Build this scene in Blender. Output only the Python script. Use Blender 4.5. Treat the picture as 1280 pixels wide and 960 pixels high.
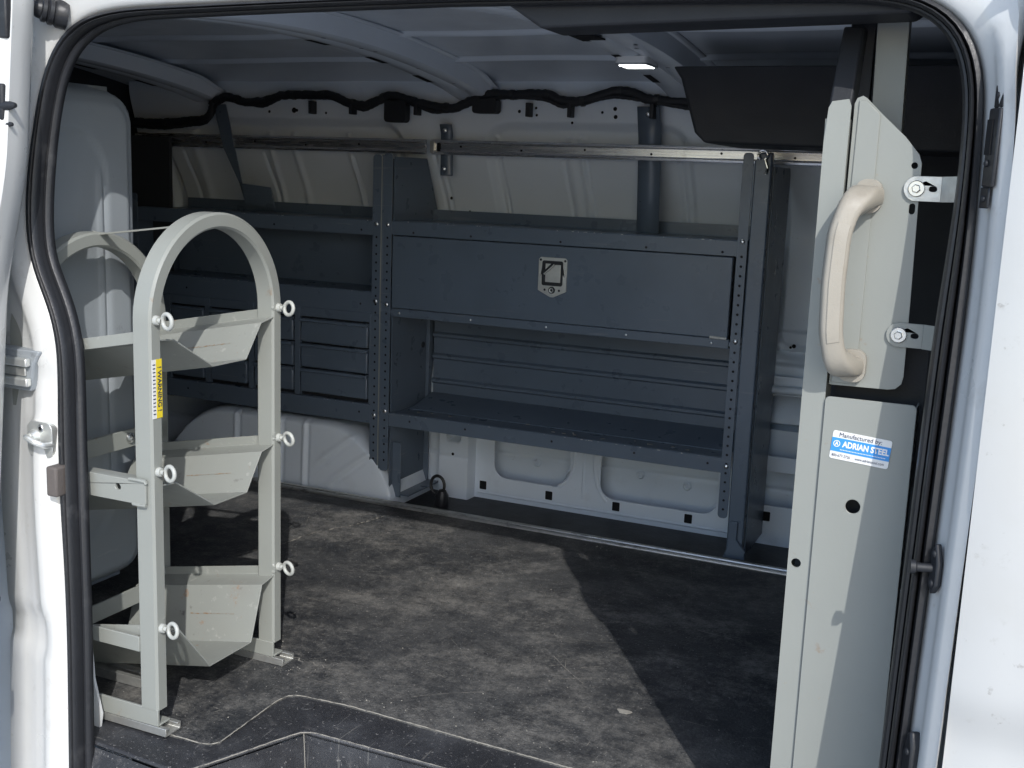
import bpy, bmesh, math, random
from mathutils import Vector, Matrix
from mathutils.geometry import tessellate_polygon
random.seed(7)
R = math.radians
scene = bpy.context.scene
for o in list(bpy.data.objects): bpy.data.objects.remove(o)
C = scene.collection

# ---------------------------------------------------------------- camera
cam_d = bpy.data.cameras.new('camera'); cam = bpy.data.objects.new('camera', cam_d); C.objects.link(cam)
yaw, pit, rol = R(23.98), R(10.42), R(2.165)
fw = Vector((-math.sin(yaw)*math.cos(pit), math.cos(yaw)*math.cos(pit), -math.sin(pit)))
rt = Vector((math.cos(yaw), math.sin(yaw), 0)); up = rt.cross(fw)
r2 = rt*math.cos(rol) + up*math.sin(rol); u2 = -rt*math.sin(rol) + up*math.cos(rol)
cam.matrix_world = Matrix(((r2.x, u2.x, -fw.x, 0), (r2.y, u2.y, -fw.y, 0), (r2.z, u2.z, -fw.z, 1.0), (0, 0, 0, 1)))
cam_d.sensor_width = 36; cam_d.lens = 36*1409.3/1280; cam_d.clip_start = .02; cam_d.clip_end = 400
scene.camera = cam
# ---------------------------------------------------------------- light
world = bpy.data.worlds.new('World'); scene.world = world; world.use_nodes = True
nt = world.node_tree; nt.nodes.clear()
sky = nt.nodes.new('ShaderNodeTexSky'); sky.sky_type = 'NISHITA'; sky.sun_disc = False
to_sun = Vector((.44, -.65, .615)).normalized()
sky.sun_elevation = math.asin(to_sun.z); sky.sun_rotation = math.atan2(to_sun.x, to_sun.y)
bg = nt.nodes.new('ShaderNodeBackground'); bg.inputs[1].default_value = .15
wo = nt.nodes.new('ShaderNodeOutputWorld')
nt.links.new(sky.outputs[0], bg.inputs[0]); nt.links.new(bg.outputs[0], wo.inputs[0])
sd = bpy.data.lights.new('sun', 'SUN'); sd.energy = 2.0; sd.angle = R(.53); sd.color = (1, .98, .95)
so = bpy.data.objects.new('sun', sd); C.objects.link(so)
so.rotation_euler = to_sun.to_track_quat('Z', 'Y').to_euler(); so.location = (2, -3, 4)
scene.view_settings.view_transform = 'Standard'; scene.view_settings.look = 'None'
scene.view_settings.gamma = 1; scene.view_settings.use_curve_mapping = False
scene.view_settings.exposure = .72
scene.render.engine = 'CYCLES'
scene.cycles.max_bounces = 10; scene.cycles.diffuse_bounces = 7

# ---------------------------------------------------------------- materials
def material(name, col, rough=.5, metal=0., var=.12, vscale=6., bump=.0, bscale=60., coat=0., spec=.5,
             spots=None, stretch=(1, 1, 1), rvar=.1):
    """spots: list of (colour, scale, low, high, amount) layered by noise"""
    m = bpy.data.materials.new(name); m.use_nodes = True
    t = m.node_tree; n = t.nodes; L = t.links; b = n['Principled BSDF']
    tc = n.new('ShaderNodeTexCoord'); mp = n.new('ShaderNodeMapping'); mp.inputs['Scale'].default_value = stretch
    geo = n.new('ShaderNodeNewGeometry'); L.new(geo.outputs['Position'], mp.inputs[0])
    nz = n.new('ShaderNodeTexNoise'); nz.inputs['Scale'].default_value = vscale; nz.inputs['Detail'].default_value = 6
    L.new(mp.outputs[0], nz.inputs[0])
    mix = n.new('ShaderNodeMix'); mix.data_type = 'RGBA'
    mix.inputs[6].default_value = (*[c*(1-var) for c in col], 1); mix.inputs[7].default_value = (*[min(1, c*(1+var)) for c in col], 1)
    L.new(nz.outputs[0], mix.inputs[0]); last = mix.outputs[2]
    for sp in spots or []:
        sc, s, lo, hi, am = sp[:5]
        z = n.new('ShaderNodeTexNoise'); z.inputs['Scale'].default_value = s; z.inputs['Detail'].default_value = 12
        z.inputs['Roughness'].default_value = sp[5] if len(sp) > 5 else .6
        if len(sp) > 6:
            mp2 = n.new('ShaderNodeMapping'); mp2.inputs['Scale'].default_value = sp[6]
            if len(sp) > 7: mp2.inputs['Rotation'].default_value = sp[7]
            L.new(geo.outputs['Position'], mp2.inputs[0]); L.new(mp2.outputs[0], z.inputs[0])
        else: L.new(geo.outputs['Position'], z.inputs[0])
        mr = n.new('ShaderNodeMapRange'); mr.inputs[1].default_value = lo; mr.inputs[2].default_value = hi; mr.inputs[4].default_value = am
        L.new(z.outputs[0], mr.inputs[0])
        mx = n.new('ShaderNodeMix'); mx.data_type = 'RGBA'; mx.inputs[7].default_value = (*sc, 1)
        L.new(mr.outputs[0], mx.inputs[0]); L.new(last, mx.inputs[6]); last = mx.outputs[2]
    L.new(last, b.inputs['Base Color'])
    mr = n.new('ShaderNodeMapRange'); mr.inputs[3].default_value = max(.03, rough-rvar); mr.inputs[4].default_value = min(1, rough+rvar)
    nr = n.new('ShaderNodeTexNoise'); nr.inputs['Scale'].default_value = vscale*3.1; nr.inputs['Detail'].default_value = 5
    L.new(mp.outputs[0], nr.inputs[0]); L.new(nr.outputs[0], mr.inputs[0]); L.new(mr.outputs[0], b.inputs['Roughness'])
    b.inputs['Metallic'].default_value = metal; b.inputs['Coat Weight'].default_value = coat; b.inputs['Coat Roughness'].default_value = .08
    b.inputs['Specular IOR Level'].default_value = spec
    if bump:
        nb = n.new('ShaderNodeTexNoise'); nb.inputs['Scale'].default_value = bscale; nb.inputs['Detail'].default_value = 4
        L.new(mp.outputs[0], nb.inputs[0]); bp = n.new('ShaderNodeBump'); bp.inputs['Strength'].default_value = bump; bp.inputs['Distance'].default_value = .004
        L.new(nb.outputs[0], bp.inputs['Height']); L.new(bp.outputs[0], b.inputs['Normal'])
    return m

DIRT = (.30, .26, .21)
M = {}
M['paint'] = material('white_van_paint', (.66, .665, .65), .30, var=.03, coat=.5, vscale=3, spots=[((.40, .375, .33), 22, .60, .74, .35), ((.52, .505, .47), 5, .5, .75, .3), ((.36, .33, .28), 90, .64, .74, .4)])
M['doorpaint'] = material('darker_door_paint', (.47, .475, .465), .34, var=.03, coat=.4, vscale=3, spots=[((.30, .28, .25), 26, .60, .70, .35, .75), ((.40, .39, .36), 5, .5, .72, .3), ((.22, .2, .18), 70, .66, .72, .5)])  # front door coat set darker than the jamb paint, with darker blotches
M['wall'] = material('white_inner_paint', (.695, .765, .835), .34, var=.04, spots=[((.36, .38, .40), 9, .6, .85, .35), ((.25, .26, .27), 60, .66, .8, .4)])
M['roof'] = material('roof_underside_paint', (.79, .85, .92), .22, var=.04, vscale=3, spots=[((.55, .58, .62), 5, .5, .8, .25)])
M['shelf'] = material('shelf_grey_paint', (.112, .145, .188), .30, var=.10, bump=.05, bscale=400, spots=[((.26, .27, .28), 46, .64, .70, .45, .8), ((.22, .23, .245), 5, .645, .665, .4, .6, (1, 1, 20), (.3, .2, 0)), ((.065, .085, .11), 5, .5, .8, .4)])
M['rack'] = material('rack_grey_paint', (.275, .286, .262), .40, var=.06, vscale=9, bump=.04, bscale=300, spots=[((.26, .265, .25), 11, .55, .8, .35), ((.24, .14, .07), 27, .66, .74, .6), ((.30, .25, .18), 75, .66, .76, .5)])
M['tray'] = material('scuffed_tray_paint', (.275, .286, .262), .45, var=.07, vscale=9, bump=.05, bscale=200,
    spots=[((.25, .24, .215), 7, .55, .8, .45), ((.30, .15, .07), 15, .61, .68, .7, .75), ((.15, .14, .13), 28, .64, .70, .6), ((.46, .45, .42), 55, .62, .72, .5)])
M['liner'] = material('moulded_grey_liner', (.27, .295, .315), .42, var=.05, bump=.05, bscale=250, spots=[((.13, .13, .13), 14, .60, .68, .5, .8), ((.36, .37, .38), 9, .62, .66, .35, .7, (1, 1, 9))])
M['mat'] = material('worn_black_rubber', (.012, .0145, .019), .55, var=.3, vscale=4, bump=.5, bscale=170, rvar=.15,
    spots=[((.125, .124, .120), 1.5, .38, .64, .75, .72), ((.27, .258, .235), 3.6, .48, .62, .7, .9), ((.011, .0125, .016), 7, .47, .64, .75, .85),
           ((.33, .32, .295), 30, .54, .64, .55, .95), ((.010, .011, .014), 55, .52, .62, .65, .9),
           ((.30, .29, .27), 3.3, .66, .69, .35, .7, (1, 16, 1), (0, 0, .75)), ((.30, .29, .27), 9, .67, .70, .3, .7, (1, 7, 1), (0, 0, -.3)), ((.30, .29, .27), 14, .64, .70, .4, .7, (1, 5, 1), (0, 0, .2)), ((.010, .011, .014), 6, .58, .68, .5, .75, (1, 4, 1), (0, 0, .1)),
           ((.50, .485, .45), 190, .63, .70, .75), ((.24, .16, .09), 9, .62, .70, .35, .85)])
M['mat2'] = material('bare_black_floor', (.014, .015, .018), .5, var=.3, bump=.2, bscale=90, spots=[((.09, .085, .08), 15, .58, .8, .5)])
M['step'] = material('black_step_plastic', (.028, .029, .033), .48, var=.2, bump=.35, bscale=480, spots=[((.085, .088, .095), 6, .46, .66, .6, .75), ((.30, .29, .28), 170, .62, .68, .7), ((.17, .165, .16), 18, .56, .68, .5, .8), ((.22, .215, .2), 5, .64, .67, .5, .6, (1, 20, 1), (0, 0, .5)), ((.20, .195, .18), 5, .64, .67, .5, .6, (18, 1, 1), (0, 0, .2))])
M['dust'] = material('pale_dust', (.29, .275, .24), .9, var=.35, vscale=60, spots=[((.06, .06, .06), 45, .52, .62, .8)])
M['rubber'] = material('black_seal_rubber', (.017, .018, .021), .42, var=.2, vscale=30, bump=.1, bscale=200, spots=[((.10, .10, .10), 14, .6, .8, .5)])
M['trim'] = material('black_trim', (.014, .016, .02), .6, var=.15, bump=.1, bscale=300)
M['cabdark'] = material('dark_cab_lining', (.03, .033, .038), .8, var=.15)
M['seat'] = material('dark_seat_fabric', (.02, .021, .024), .9, var=.2, bump=.3, bscale=500)
M['alu'] = material('brushed_aluminium', (.70, .71, .73), .27, .9, var=.12, vscale=40, stretch=(.05, 1, 1), bump=.03, bscale=300, spots=[((.25, .25, .25), 30, .58, .8, .5)])
M['alustrip'] = material('scuffed_aluminium_strip', (.62, .62, .60), .38, .85, var=.2, vscale=30, bump=.15, bscale=160, spots=[((.10, .10, .10), 26, .52, .66, .75, .7, (.5, 2, 1))])
M['zinc'] = material('galvanised_steel', (.60, .60, .57), .42, .8, var=.22, vscale=70, bump=.15, bscale=120, spots=[((.25, .19, .12), 35, .62, .74, .6)])
M['bolt'] = material('bright_zinc_bolt', (.75, .76, .76), .28, 1., var=.1, vscale=100)
M['chrome'] = material('polished_latch_steel', (.72, .73, .70), .36, .75, var=.15, vscale=60)
M['ring'] = material('white_painted_eye_bolt', (.43, .44, .41), .40, var=.1, vscale=60)
M['handle'] = material('tan_handle_plastic', (.335, .31, .262), .5, var=.06, vscale=25, bump=.12, bscale=600, spots=[((.24, .21, .165), 18, .52, .72, .55)])
M['hole'] = material('black_void', (.004, .004, .005), .9, var=.1)
M['brownrub'] = material('weathered_brown_rubber', (.115, .10, .092), .75, var=.15, bump=.2, bscale=200)
M['concrete'] = material('driveway_concrete', (.40, .41, .43), .9, var=.15, vscale=1.5, bump=.3, bscale=40, spots=[((.30, .305, .31), 3, .5, .8, .5)])
M['stw'] = material('sticker_white', (.80, .80, .78), .35, var=.03)
M['stb'] = material('sticker_blue', (.045, .30, .72), .35, var=.04)
M['sty'] = material('label_yellow', (.80, .62, .04), .4, var=.05)
M['ink'] = material('dark_ink', (.03, .04, .09), .5, var=.1)
M['inkw'] = material('white_ink', (.85, .85, .85), .5, var=.03)
M['rust'] = material('rust_scuff', (.26, .17, .10), .8, var=.5, vscale=120, spots=[((.275, .286, .262), 90, .45, .6, .9)])
M['ink2'] = material('dark_scuff', (.16, .155, .15), .7, var=.4, vscale=120, spots=[((.275, .286, .262), 110, .42, .55, .95)])
ml = bpy.data.materials.new('lit_lamp_lens'); ml.use_nodes = True
bb = ml.node_tree.nodes['Principled BSDF']; bb.inputs['Base Color'].default_value = (.8, .8, .78, 1)
bb.inputs['Emission Color'].default_value = (.96, 1, 1, 1); bb.inputs['Emission Strength'].default_value = 5.0
M['lens'] = ml

# ---------------------------------------------------------------- mesh helpers
class MB:
    def __init__(s): s.v = []; s.f = []
    def add(s, vs, fs):
        k = len(s.v); s.v += [tuple(v) for v in vs]; s.f += [tuple(i+k for i in f) for f in fs]; return s
    def box(s, x0, x1, y0, y1, z0, z1):
        return s.add([(x0,y0,z0),(x1,y0,z0),(x1,y1,z0),(x0,y1,z0),(x0,y0,z1),(x1,y0,z1),(x1,y1,z1),(x0,y1,z1)],
                     [(3,2,1,0),(4,5,6,7),(0,1,5,4),(1,2,6,5),(2,3,7,6),(3,0,4,7)])
    def prism(s, poly, fn, a, b):
        """poly: 2D outline; fn(u, v, w) -> 3D; extruded w from a to b"""
        n = len(poly); tri = tessellate_polygon([[Vector((p[0], p[1], 0)) for p in poly]])
        vs = [fn(u, v, a) for u, v in poly] + [fn(u, v, b) for u, v in poly]
        fs = [t for t in tri] + [tuple(i+n for i in reversed(t)) for t in tri]
        fs += [(i, (i+1) % n, (i+1) % n+n, i+n) for i in range(n)]
        return s.add(vs, fs)
    def plate(s, outline, holes, fn, a, b):
        loops = [outline]+holes; pts = [p for l in loops for p in l]; n = len(pts)
        tri = tessellate_polygon([[Vector((p[0], p[1], 0)) for p in l] for l in loops])
        vs = [fn(u, v, a) for u, v in pts] + [fn(u, v, b) for u, v in pts]
        fs = [t for t in tri] + [tuple(i+n for i in reversed(t)) for t in tri]
        k = 0
        for l in loops:
            m = len(l); fs += [(k+i, k+(i+1) % m, k+(i+1) % m+n, k+i+n) for i in range(m)]; k += m
        return s.add(vs, fs)
    def sweep(s, path, prof, closed=False, ref=Vector((1, 0, 0)), cap=True):
        """prof: list of (a, b) in (ref, normal) frame"""
        path = [Vector(p) for p in path]; n = len(path); m = len(prof); vs = []
        for i, p in enumerate(path):
            t = (path[(i+1) % n]-path[i-1]) if closed else (path[min(i+1, n-1)]-path[max(i-1, 0)])
            t.normalize(); r = ref-t*ref.dot(t)
            if r.length < 1e-4: r = t.orthogonal()
            r.normalize(); q = t.cross(r); vs += [p+r*a+q*b for a, b in prof]
        fs = []
        for i in range(n if closed else n-1):
            j = (i+1) % n; fs += [(i*m+k, i*m+(k+1) % m, j*m+(k+1) % m, j*m+k) for k in range(m)]
        if not closed and cap: fs += [tuple(range(m-1, -1, -1)), tuple(range((n-1)*m, n*m))]
        return s.add(vs, fs)
    def tube(s, path, r, seg=10, closed=False, ref=Vector((.3, .2, 1))):
        return s.sweep(path, [(r*math.cos(2*math.pi*k/seg), r*math.sin(2*math.pi*k/seg)) for k in range(seg)], closed, ref)
    def lathe(s, prof, o, axis, seg=20):
        """prof: (radius, height along axis)"""
        o = Vector(o); ax = Vector(axis).normalized(); u = ax.orthogonal().normalized(); w = ax.cross(u); vs = []; m = len(prof)
        for k in range(seg):
            a = 2*math.pi*k/seg; d = u*math.cos(a)+w*math.sin(a); vs += [o+d*r+ax*h for r, h in prof]
        fs = [(k*m+i, ((k+1) % seg)*m+i, ((k+1) % seg)*m+i+1, k*m+i+1) for k in range(seg) for i in range(m-1)]
        return s.add(vs, fs)
    def grid(s, nu, nv, fn):
        vs = [fn(i, j) for i in range(nu) for j in range(nv)]
        return s.add(vs, [(i*nv+j, (i+1)*nv+j, (i+1)*nv+j+1, i*nv+j+1) for i in range(nu-1) for j in range(nv-1)])
    def build(s, name, mat, parent=None, bevel=0., smooth=35, seg=2, solid=0.):
        me = bpy.data.meshes.new(name); me.from_pydata(s.v, [], s.f)
        bm = bmesh.new(); bm.from_mesh(me); bmesh.ops.remove_doubles(bm, verts=bm.verts, dist=1e-6)
        bmesh.ops.recalc_face_normals(bm, faces=bm.faces); bm.to_mesh(me); bm.free()
        me.materials.append(M[mat])
        if smooth:
            me.polygons.foreach_set('use_smooth', [True]*len(me.polygons)); me.set_sharp_from_angle(angle=R(smooth))
        o = bpy.data.objects.new(name, me); C.objects.link(o); o.parent = parent
        if solid: md = o.modifiers.new('s', 'SOLIDIFY'); md.thickness = solid; md.offset = 0
        if bevel:
            md = o.modifiers.new('b', 'BEVEL'); md.width = bevel; md.segments = seg; md.limit_method = 'ANGLE'; md.angle_limit = R(30)
            md.harden_normals = False
        return o
def thing(name, label, cat, loc=(0, 0, 0), group=None):
    o = bpy.data.objects.new(name, None); C.objects.link(o); o.empty_display_size = .05
    o['label'] = label; o['category'] = cat
    if group: o['group'] = group
    return o
def tag(o, label, cat, group=None, kind=None):
    o['label'] = label; o['category'] = cat
    if group: o['group'] = group
    if kind: o['kind'] = kind
    return o
def structure(o): o['kind'] = 'structure'; return o
def copy_part(o, parent, loc):
    c = o.copy(); C.objects.link(c); c.parent = parent; c.location = loc; return c
XZ = lambda u, v, w: (u, w, v)      # outline in X,Z extruded along Y
YZ = lambda u, v, w: (w, u, v)      # outline in Y,Z extruded along X
XY = lambda u, v, w: (u, v, w)      # outline in X,Y extruded along Z
def circ(cx, cy, r, n=20, sx=1): return [(cx+r*sx*math.cos(2*math.pi*k/n), cy+r*math.sin(2*math.pi*k/n)) for k in range(n)]
def rrect(x0, x1, y0, y1, r, n=5):
    out = []
    for cx, cy, a in ((x1-r, y1-r, 0), (x0+r, y1-r, 90), (x0+r, y0+r, 180), (x1-r, y0+r, 270)):
        out += [(cx+r*math.cos(R(a+90*k/n)), cy+r*math.sin(R(a+90*k/n))) for k in range(n+1)]
    return out
def slot(cx, cy, l, r, vert=False):
    p = rrect(-l/2, l/2, -r, r, r*.98, 5); return [(cx+(b if vert else a), cy+(a if vert else b)) for a, b in p]
def resample(pts, n):
    P = [Vector(p) for p in pts]; d = [0]
    for i in range(1, len(P)): d.append(d[-1]+(P[i]-P[i-1]).length)
    out = []; k = 0
    for i in range(n):
        s = d[-1]*i/(n-1)
        while k < len(P)-2 and d[k+1] < s: k += 1
        out.append(P[k].lerp(P[k+1], (s-d[k])/(d[k+1]-d[k]+1e-12)))
    return out
def smoothpts(P, it=6):
    P = [p.copy() for p in P]
    for _ in range(it): P = [P[0]]+[P[i]*.5+(P[i-1]+P[i+1])*.25 for i in range(1, len(P)-1)]+[P[-1]]
    return P
def sstep(a, b, x):
    t = max(0., min(1., (x-a)/(b-a))); return t*t*(3-2*t)
_bolts = {}
def bolt(parent, loc, r=.006, h=.004, axis=(0, -1, 0), mat='bolt', name='bolt'):
    key = (r, h, axis, mat, name)
    if key in _bolts: return copy_part(_bolts[key], parent, loc)
    o = MB().lathe([(0, h), (r*.55, h*.92), (r*.9, h*.55), (r, 0), (0, -.001)], (0, 0, 0), axis, 12).build(name, mat, parent)
    o.location = loc; _bolts[key] = o; return o

# ================================================================ setting
g = MB().box(-30, 30, -30, 30, -.72, -.62).build('ground', 'concrete', smooth=0); structure(g); g['label'] = 'pale concrete driveway under the van'

# ================================================================ van body
van = thing('cargo_van', 'white cargo van seen through its open side doorway', 'van')
Yp = lambda z: 1.37+.10*z
OUT = [(-1.405,-.30),(-1.425,-.053),(-1.442,.174),(-1.454,.288),(-1.473,.418),(-1.485,.535),(-1.492,.669),(-1.5,.711),(-1.517,.748),(-1.549,.794),(-1.568,.827),(-1.578,.874),(-1.581,.905),(-1.582,.952),(-1.576,1.007),(-1.565,1.088),(-1.558,1.126),(-1.545,1.166),(-1.522,1.206),(-1.487,1.232),(-1.442,1.243),(-1.379,1.248),(-1.063,1.252),(-.905,1.253),(-.5,1.250),(-.22,1.244),(-.15,1.238),(-.118,1.227),(-.094,1.208),(-.077,1.188),(-.065,1.156),(-.06,1.122),(-.058,1.052),(-.055,.974),(-.054,.887),(-.056,.766),(-.058,.662),(-.065,.291),(-.07,-.30)]
INN = [(-1.365,-.30),(-1.388,0),(-1.404,.209),(-1.417,.339),(-1.429,.467),(-1.441,.596),(-1.445,.644),(-1.452,.703),(-1.471,.752),(-1.507,.805),(-1.526,.838),(-1.534,.897),(-1.534,.954),(-1.53,1.043),(-1.516,1.126),(-1.503,1.159),(-1.48,1.190),(-1.438,1.216),(-1.378,1.229),(-1.062,1.234),(-.787,1.236),(-.5,1.233),(-.22,1.228),(-.16,1.221),(-.136,1.212),(-.106,1.185),(-.092,1.150),(-.085,1.115),(-.082,1.016),(-.086,.925),(-.09,.853),(-.092,.763),(-.098,.282),(-.104,-.30)]
N = 260
# match the two outlines by landmarks so that the seal keeps its width
def matched(P, Q, n):
    P = smoothpts(resample([(x, z, 0) for x, z in P], n), 10); Qd = resample([(x, z, 0) for x, z in Q], 1600); out = []; k = 0
    for i, p in enumerate(P):
        best = min(range(k, min(k+60, len(Qd))), key=lambda j: (Qd[j]-p).length); k = max(k, best); out.append(Qd[best])
    return P, smoothpts(out, 8)
PO, PI = matched(OUT, INN, N)
nrm = []
for i in range(N):
    t = PO[min(i+1, N-1)]-PO[max(i-1, 0)]; nrm.append(Vector((-t.y, t.x, 0)).normalized())
nrm = smoothpts(nrm, 30)
# pressed jamb round the opening
def jamb(i, j):
    p = PO[i]; n = nrm[i]; wr = sstep(.55, .95, n.x); wt = sstep(.3, .9, n.y)*(1-wr)
    left = [(-.012, .03), (0, .006), (.004, -.004), (.012, -.007), (.030, -.010), (.046, -.012), (.060, -.004), (.075, .004), (.088, .006), (.10, .010), (.13, .02), (.17, .02)]
    right = [(-.012, .03), (0, .006), (.003, -.004), (.007, -.012), (.013, -.022), (.016, -.034), (.019, -.048), (.026, -.058), (.032, -.064), (.0362, -.071), (.037, -.060), (.037, -.03)]
    top = [(-.012, .03), (0, .006), (.003, -.004), (.006, -.008), (.012, -.012), (.022, -.016), (.035, -.022), (.05, -.03), (.06, -.035), (.07, -.04), (.09, -.045), (.16, -.05)]
    wl = 1-wr-wt; d = left[j][0]*wl+right[j][0]*wr+top[j][0]*wt; dy = left[j][1]*wl+right[j][1]*wr+top[j][1]*wt
    x = p.x+n.x*d; z = p.y+n.y*d
    # pressings in the rear jamb
    if n.x < -.4 and 0 < d:
        k = sstep(.006, .02, d)*sstep(-.2, -.6, n.x)*wl
        dy += k*(.006*sstep(.66, .645, z)*sstep(.60, .615, z) - .005*sstep(.56, .55, z)*sstep(.20, .24, z)*sstep(.1, .06, d) + .008*sstep(.13, .15, z)*sstep(.21, .19, z)*sstep(.03, .06, d))
        dy += k*.0015*math.sin(z*13)*sstep(.02, .06, d)
    return (x, Yp(z)+dy, z)
bs = MB().grid(N, 12, jamb).build('body_side', 'paint', van, smooth=50, solid=.0012)
# outer shell around the doorway: keeps daylight out of the load space
sh = MB(); ring = []
def shell(i, j):
    p = PO[i]; n = nrm[i]; d = (.0, .02, .3)[j]
    if j == 2:
        x = -3.05 if n.x < -.6 else (.02 if n.x > .6 else p.x); z = 1.45 if n.y > .5 else p.y
        if n.y > .3: z = 1.42
        return (x, Yp(z)+.05, z)
    return (p.x+n.x*d, Yp(p.y)+.036, p.y+n.y*d)
sh.grid(N, 3, shell)
sh.box(-3.05, -1.36, 1.43, 1.44, -.45, -.03); sh.box(-3.05, -1.62, 1.47, 1.478, -.1, 1.42); sh.box(-3.06, .03, 1.50, 1.515, 1.27, 1.45)
sh.build('inner_skin', 'wall', van, smooth=0)
# rubber seal
prof = [(0, .006), (.04, -.008), (.09, -.012), (.27, -.014), (.33, -.011), (.37, .006), (.42, .008), (.46, -.008), (.50, -.016), (.56, -.019), (.62, -.016), (.66, -.008), (.69, .004), (.76, .000), (.86, .000), (.95, .004), (1.02, .012)]
def sealf(i, j):
    a, dy = prof[j]; a *= .92; p = PO[i].lerp(PI[i], a); return (p.x, Yp(p.y)+dy, p.y)
MB().grid(N, len(prof), sealf).build('door_seal', 'rubber', van, smooth=45, solid=.001)
# roof and ribs
zb = lambda y: 1.30-.08*((y-2.25)/.9)**2
def rooff(i, j):
    x = -3.05+i*4.4/120; y = 1.46+j*1.86/260
    z = zb(y)+.05+.002*math.sin(x*9)*math.sin(y*7)
    for yc in (1.80, 2.18, 2.55, 2.86): z -= .009*math.exp(-((y-yc)/.009)**2)-.004*math.exp(-((y-yc+.022)/.008)**2)*sstep(-2.85, -2.8, x)
    return (x, y, z)
rf = MB().grid(121, 261, rooff).build('roof_panel', 'roof', van, smooth=60, solid=.002)
MB().box(-3.05, 1.35, 1.40, 3.36, 1.42, 1.43).build('roof_skin', 'paint', van)
def rib(x0, x1, zoff=0., holes=True):
    prf = [(x0-.03, .047), (x0-.012, .044), (x0, .004), (x0+.008, 0), ((x0+x1)/2-.012, 0), ((x0+x1)/2, .005), ((x0+x1)/2+.012, 0), (x1-.008, 0), (x1, .004), (x1+.012, .044), (x1+.03, .047)]
    m = MB(); n = 60
    def f(i, j):
        y = 1.56+i*1.60/(n-1); e = sstep(2.98, 3.12, y); xx, h = prf[j]
        return (xx, y, zb(y)+zoff+h*(1-.35*e)-.004*e)
    m.grid(n, len(prf), f); o = m.build('roof_rib', 'roof', rf, smooth=40, solid=.0015)
    if holes:
        hm = MB()
        for y in (2.35, 2.62, 2.87):
            for dx, w, l in ((.016, .010, .045),):
                z = zb(y)+zoff-.0015; hm.add([(x0-.002+dx-w, y-l, zb(y-l)+zoff-.0016), (x0+dx+w-.002, y-l, zb(y-l)+zoff-.0016), (x0+dx+w-.002, y+l, zb(y+l)+zoff-.0016), (x0-.002+dx-w, y+l, zb(y+l)+zoff-.0016)], [(0, 1, 2, 3)])
        for y in (2.28, 2.45, 2.5, 2.74, 2.93, 3.02):
            hm.add([(*p, zb(y)+zoff-.0018) for p in circ(x1-.03+random.uniform(-.01, .01), y, .006, 10)], [tuple(range(10))])
        q = hm.build('punched_hole', 'hole', rf, smooth=0); q['kind'] = 'stuff'
    return o
rib(-1.60, -1.49); rib(-2.60, -2.49, -.012); rib(-.93, -.80)
MB().box(-.905, -.865, 2.30, 2.37, zb(2.335)-.004, zb(2.335)-.001).build('mounting_slot', 'hole', rf)
# dome lamp
lamp = MB().prism(rrect(-.925, -.845, 2.60, 2.70, .012), XY, zb(2.65)-.012, zb(2.65)+.004).build('dome_lamp', 'stw', van, bevel=.003)
MB().prism(rrect(-.918, -.852, 2.608, 2.692, .01), XY, zb(2.65)-.017, zb(2.65)-.0125).build('lamp_lens', 'lens', lamp, bevel=.002)

for k in range(4): MB().box(-.917, -.853, 2.620+k*.018, 2.623+k*.018, zb(2.65)-.0185, zb(2.65)-.0172).build('lens_rib', 'stw', lamp)
MB().plate(rrect(-.925, -.845, 2.60, 2.70, .012), [rrect(-.9175, -.8525, 2.6085, 2.6915, .01)], XY, zb(2.65)-.0155, zb(2.65)-.0118).build('lamp_bezel', 'liner', lamp)
# far side wall as one pressed sheet
def rbox(x, z, x0, x1, z0, z1, r, e):
    """1 inside a rounded rectangle, 0 outside, edge width e"""
    dx = max(x0+r-x, x-(x1-r), 0); dz = max(z0+r-z, z-(z1-r), 0); return sstep(r, r-e, math.hypot(dx, dz)) if (dx or dz) else 1.
def wallY(x, z):
    y = 3.205+.06*sstep(.30, .50, z)-.115*sstep(.86, 1.13, z)-.035*sstep(1.10, 1.26, z)
    # upper blank-window pressings
    for x0, x1 in ((-2.82, -1.80), (-1.53, -.87), (-.66, -.30)):
        y += .024*rbox(x, z, x0, x1, .50, 1.165, .09, .03)
        y -= .010*rbox(x, z, x0+.04, x1-.04, .54, 1.10, .05, .014)
    for xc, w in ((-1.25, .014), (-1.215, .010), (-1.49, .006), (-2.02, .008), (-2.24, .012), (-2.34, .010), (-2.66, .02), (-.90, .008)):
        if .3 < z < 1.12: y -= .007*math.exp(-((x-xc-.05*(z-.9)*(x < -2.2))/w)**2)
    y += .004*sstep(.008, .003, abs(x+1.68))*sstep(.9, .8, abs(z-.9)*8)
    # outer skin behind the pocketed inner panels
    if z < .32: y += .085*sstep(-1.545, -1.535, x)*sstep(.315, .295, z)
    if x > -.70: y += .085*sstep(-.69, -.675, x)*sstep(.295, .30, z)*sstep(.455, .45, z)
    if z < .32: y += .004*math.exp(-((z-.12-.01*x)/.006)**2)
    if z < .34 and x < -1.52: y -= .055*rbox(x, z, -1.66, -1.535, -.1, .262, .012, .010); y += .05*rbox(x, z, -1.625, -1.575, .155, .25, .008, .008)
    for zc in (.565, .47): y -= .012*rbox(x, z, -.655, -.35, zc-.035, zc+.03, .012, .008)
    for xc, za, zb_ in ((-1.485, .5, 1.05), (-1.27, .5, 1.06), (-1.20, .5, 1.06), (-.915, .5, 1.06), (-1.70, .6, 1.06), (-2.01, .5, 1.05), (-2.36, .5, 1.05), (-2.70, .5, 1.05), (-1.62, .3, .5)):
        if za < z < zb_: y += .006*sstep(.009, .003, abs(x-xc+.004*math.sin(z*14)))
    y += .0015*math.sin(x*23+z*11)*math.sin(z*19)
    return y
NX, NZ = 660, 310
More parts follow.
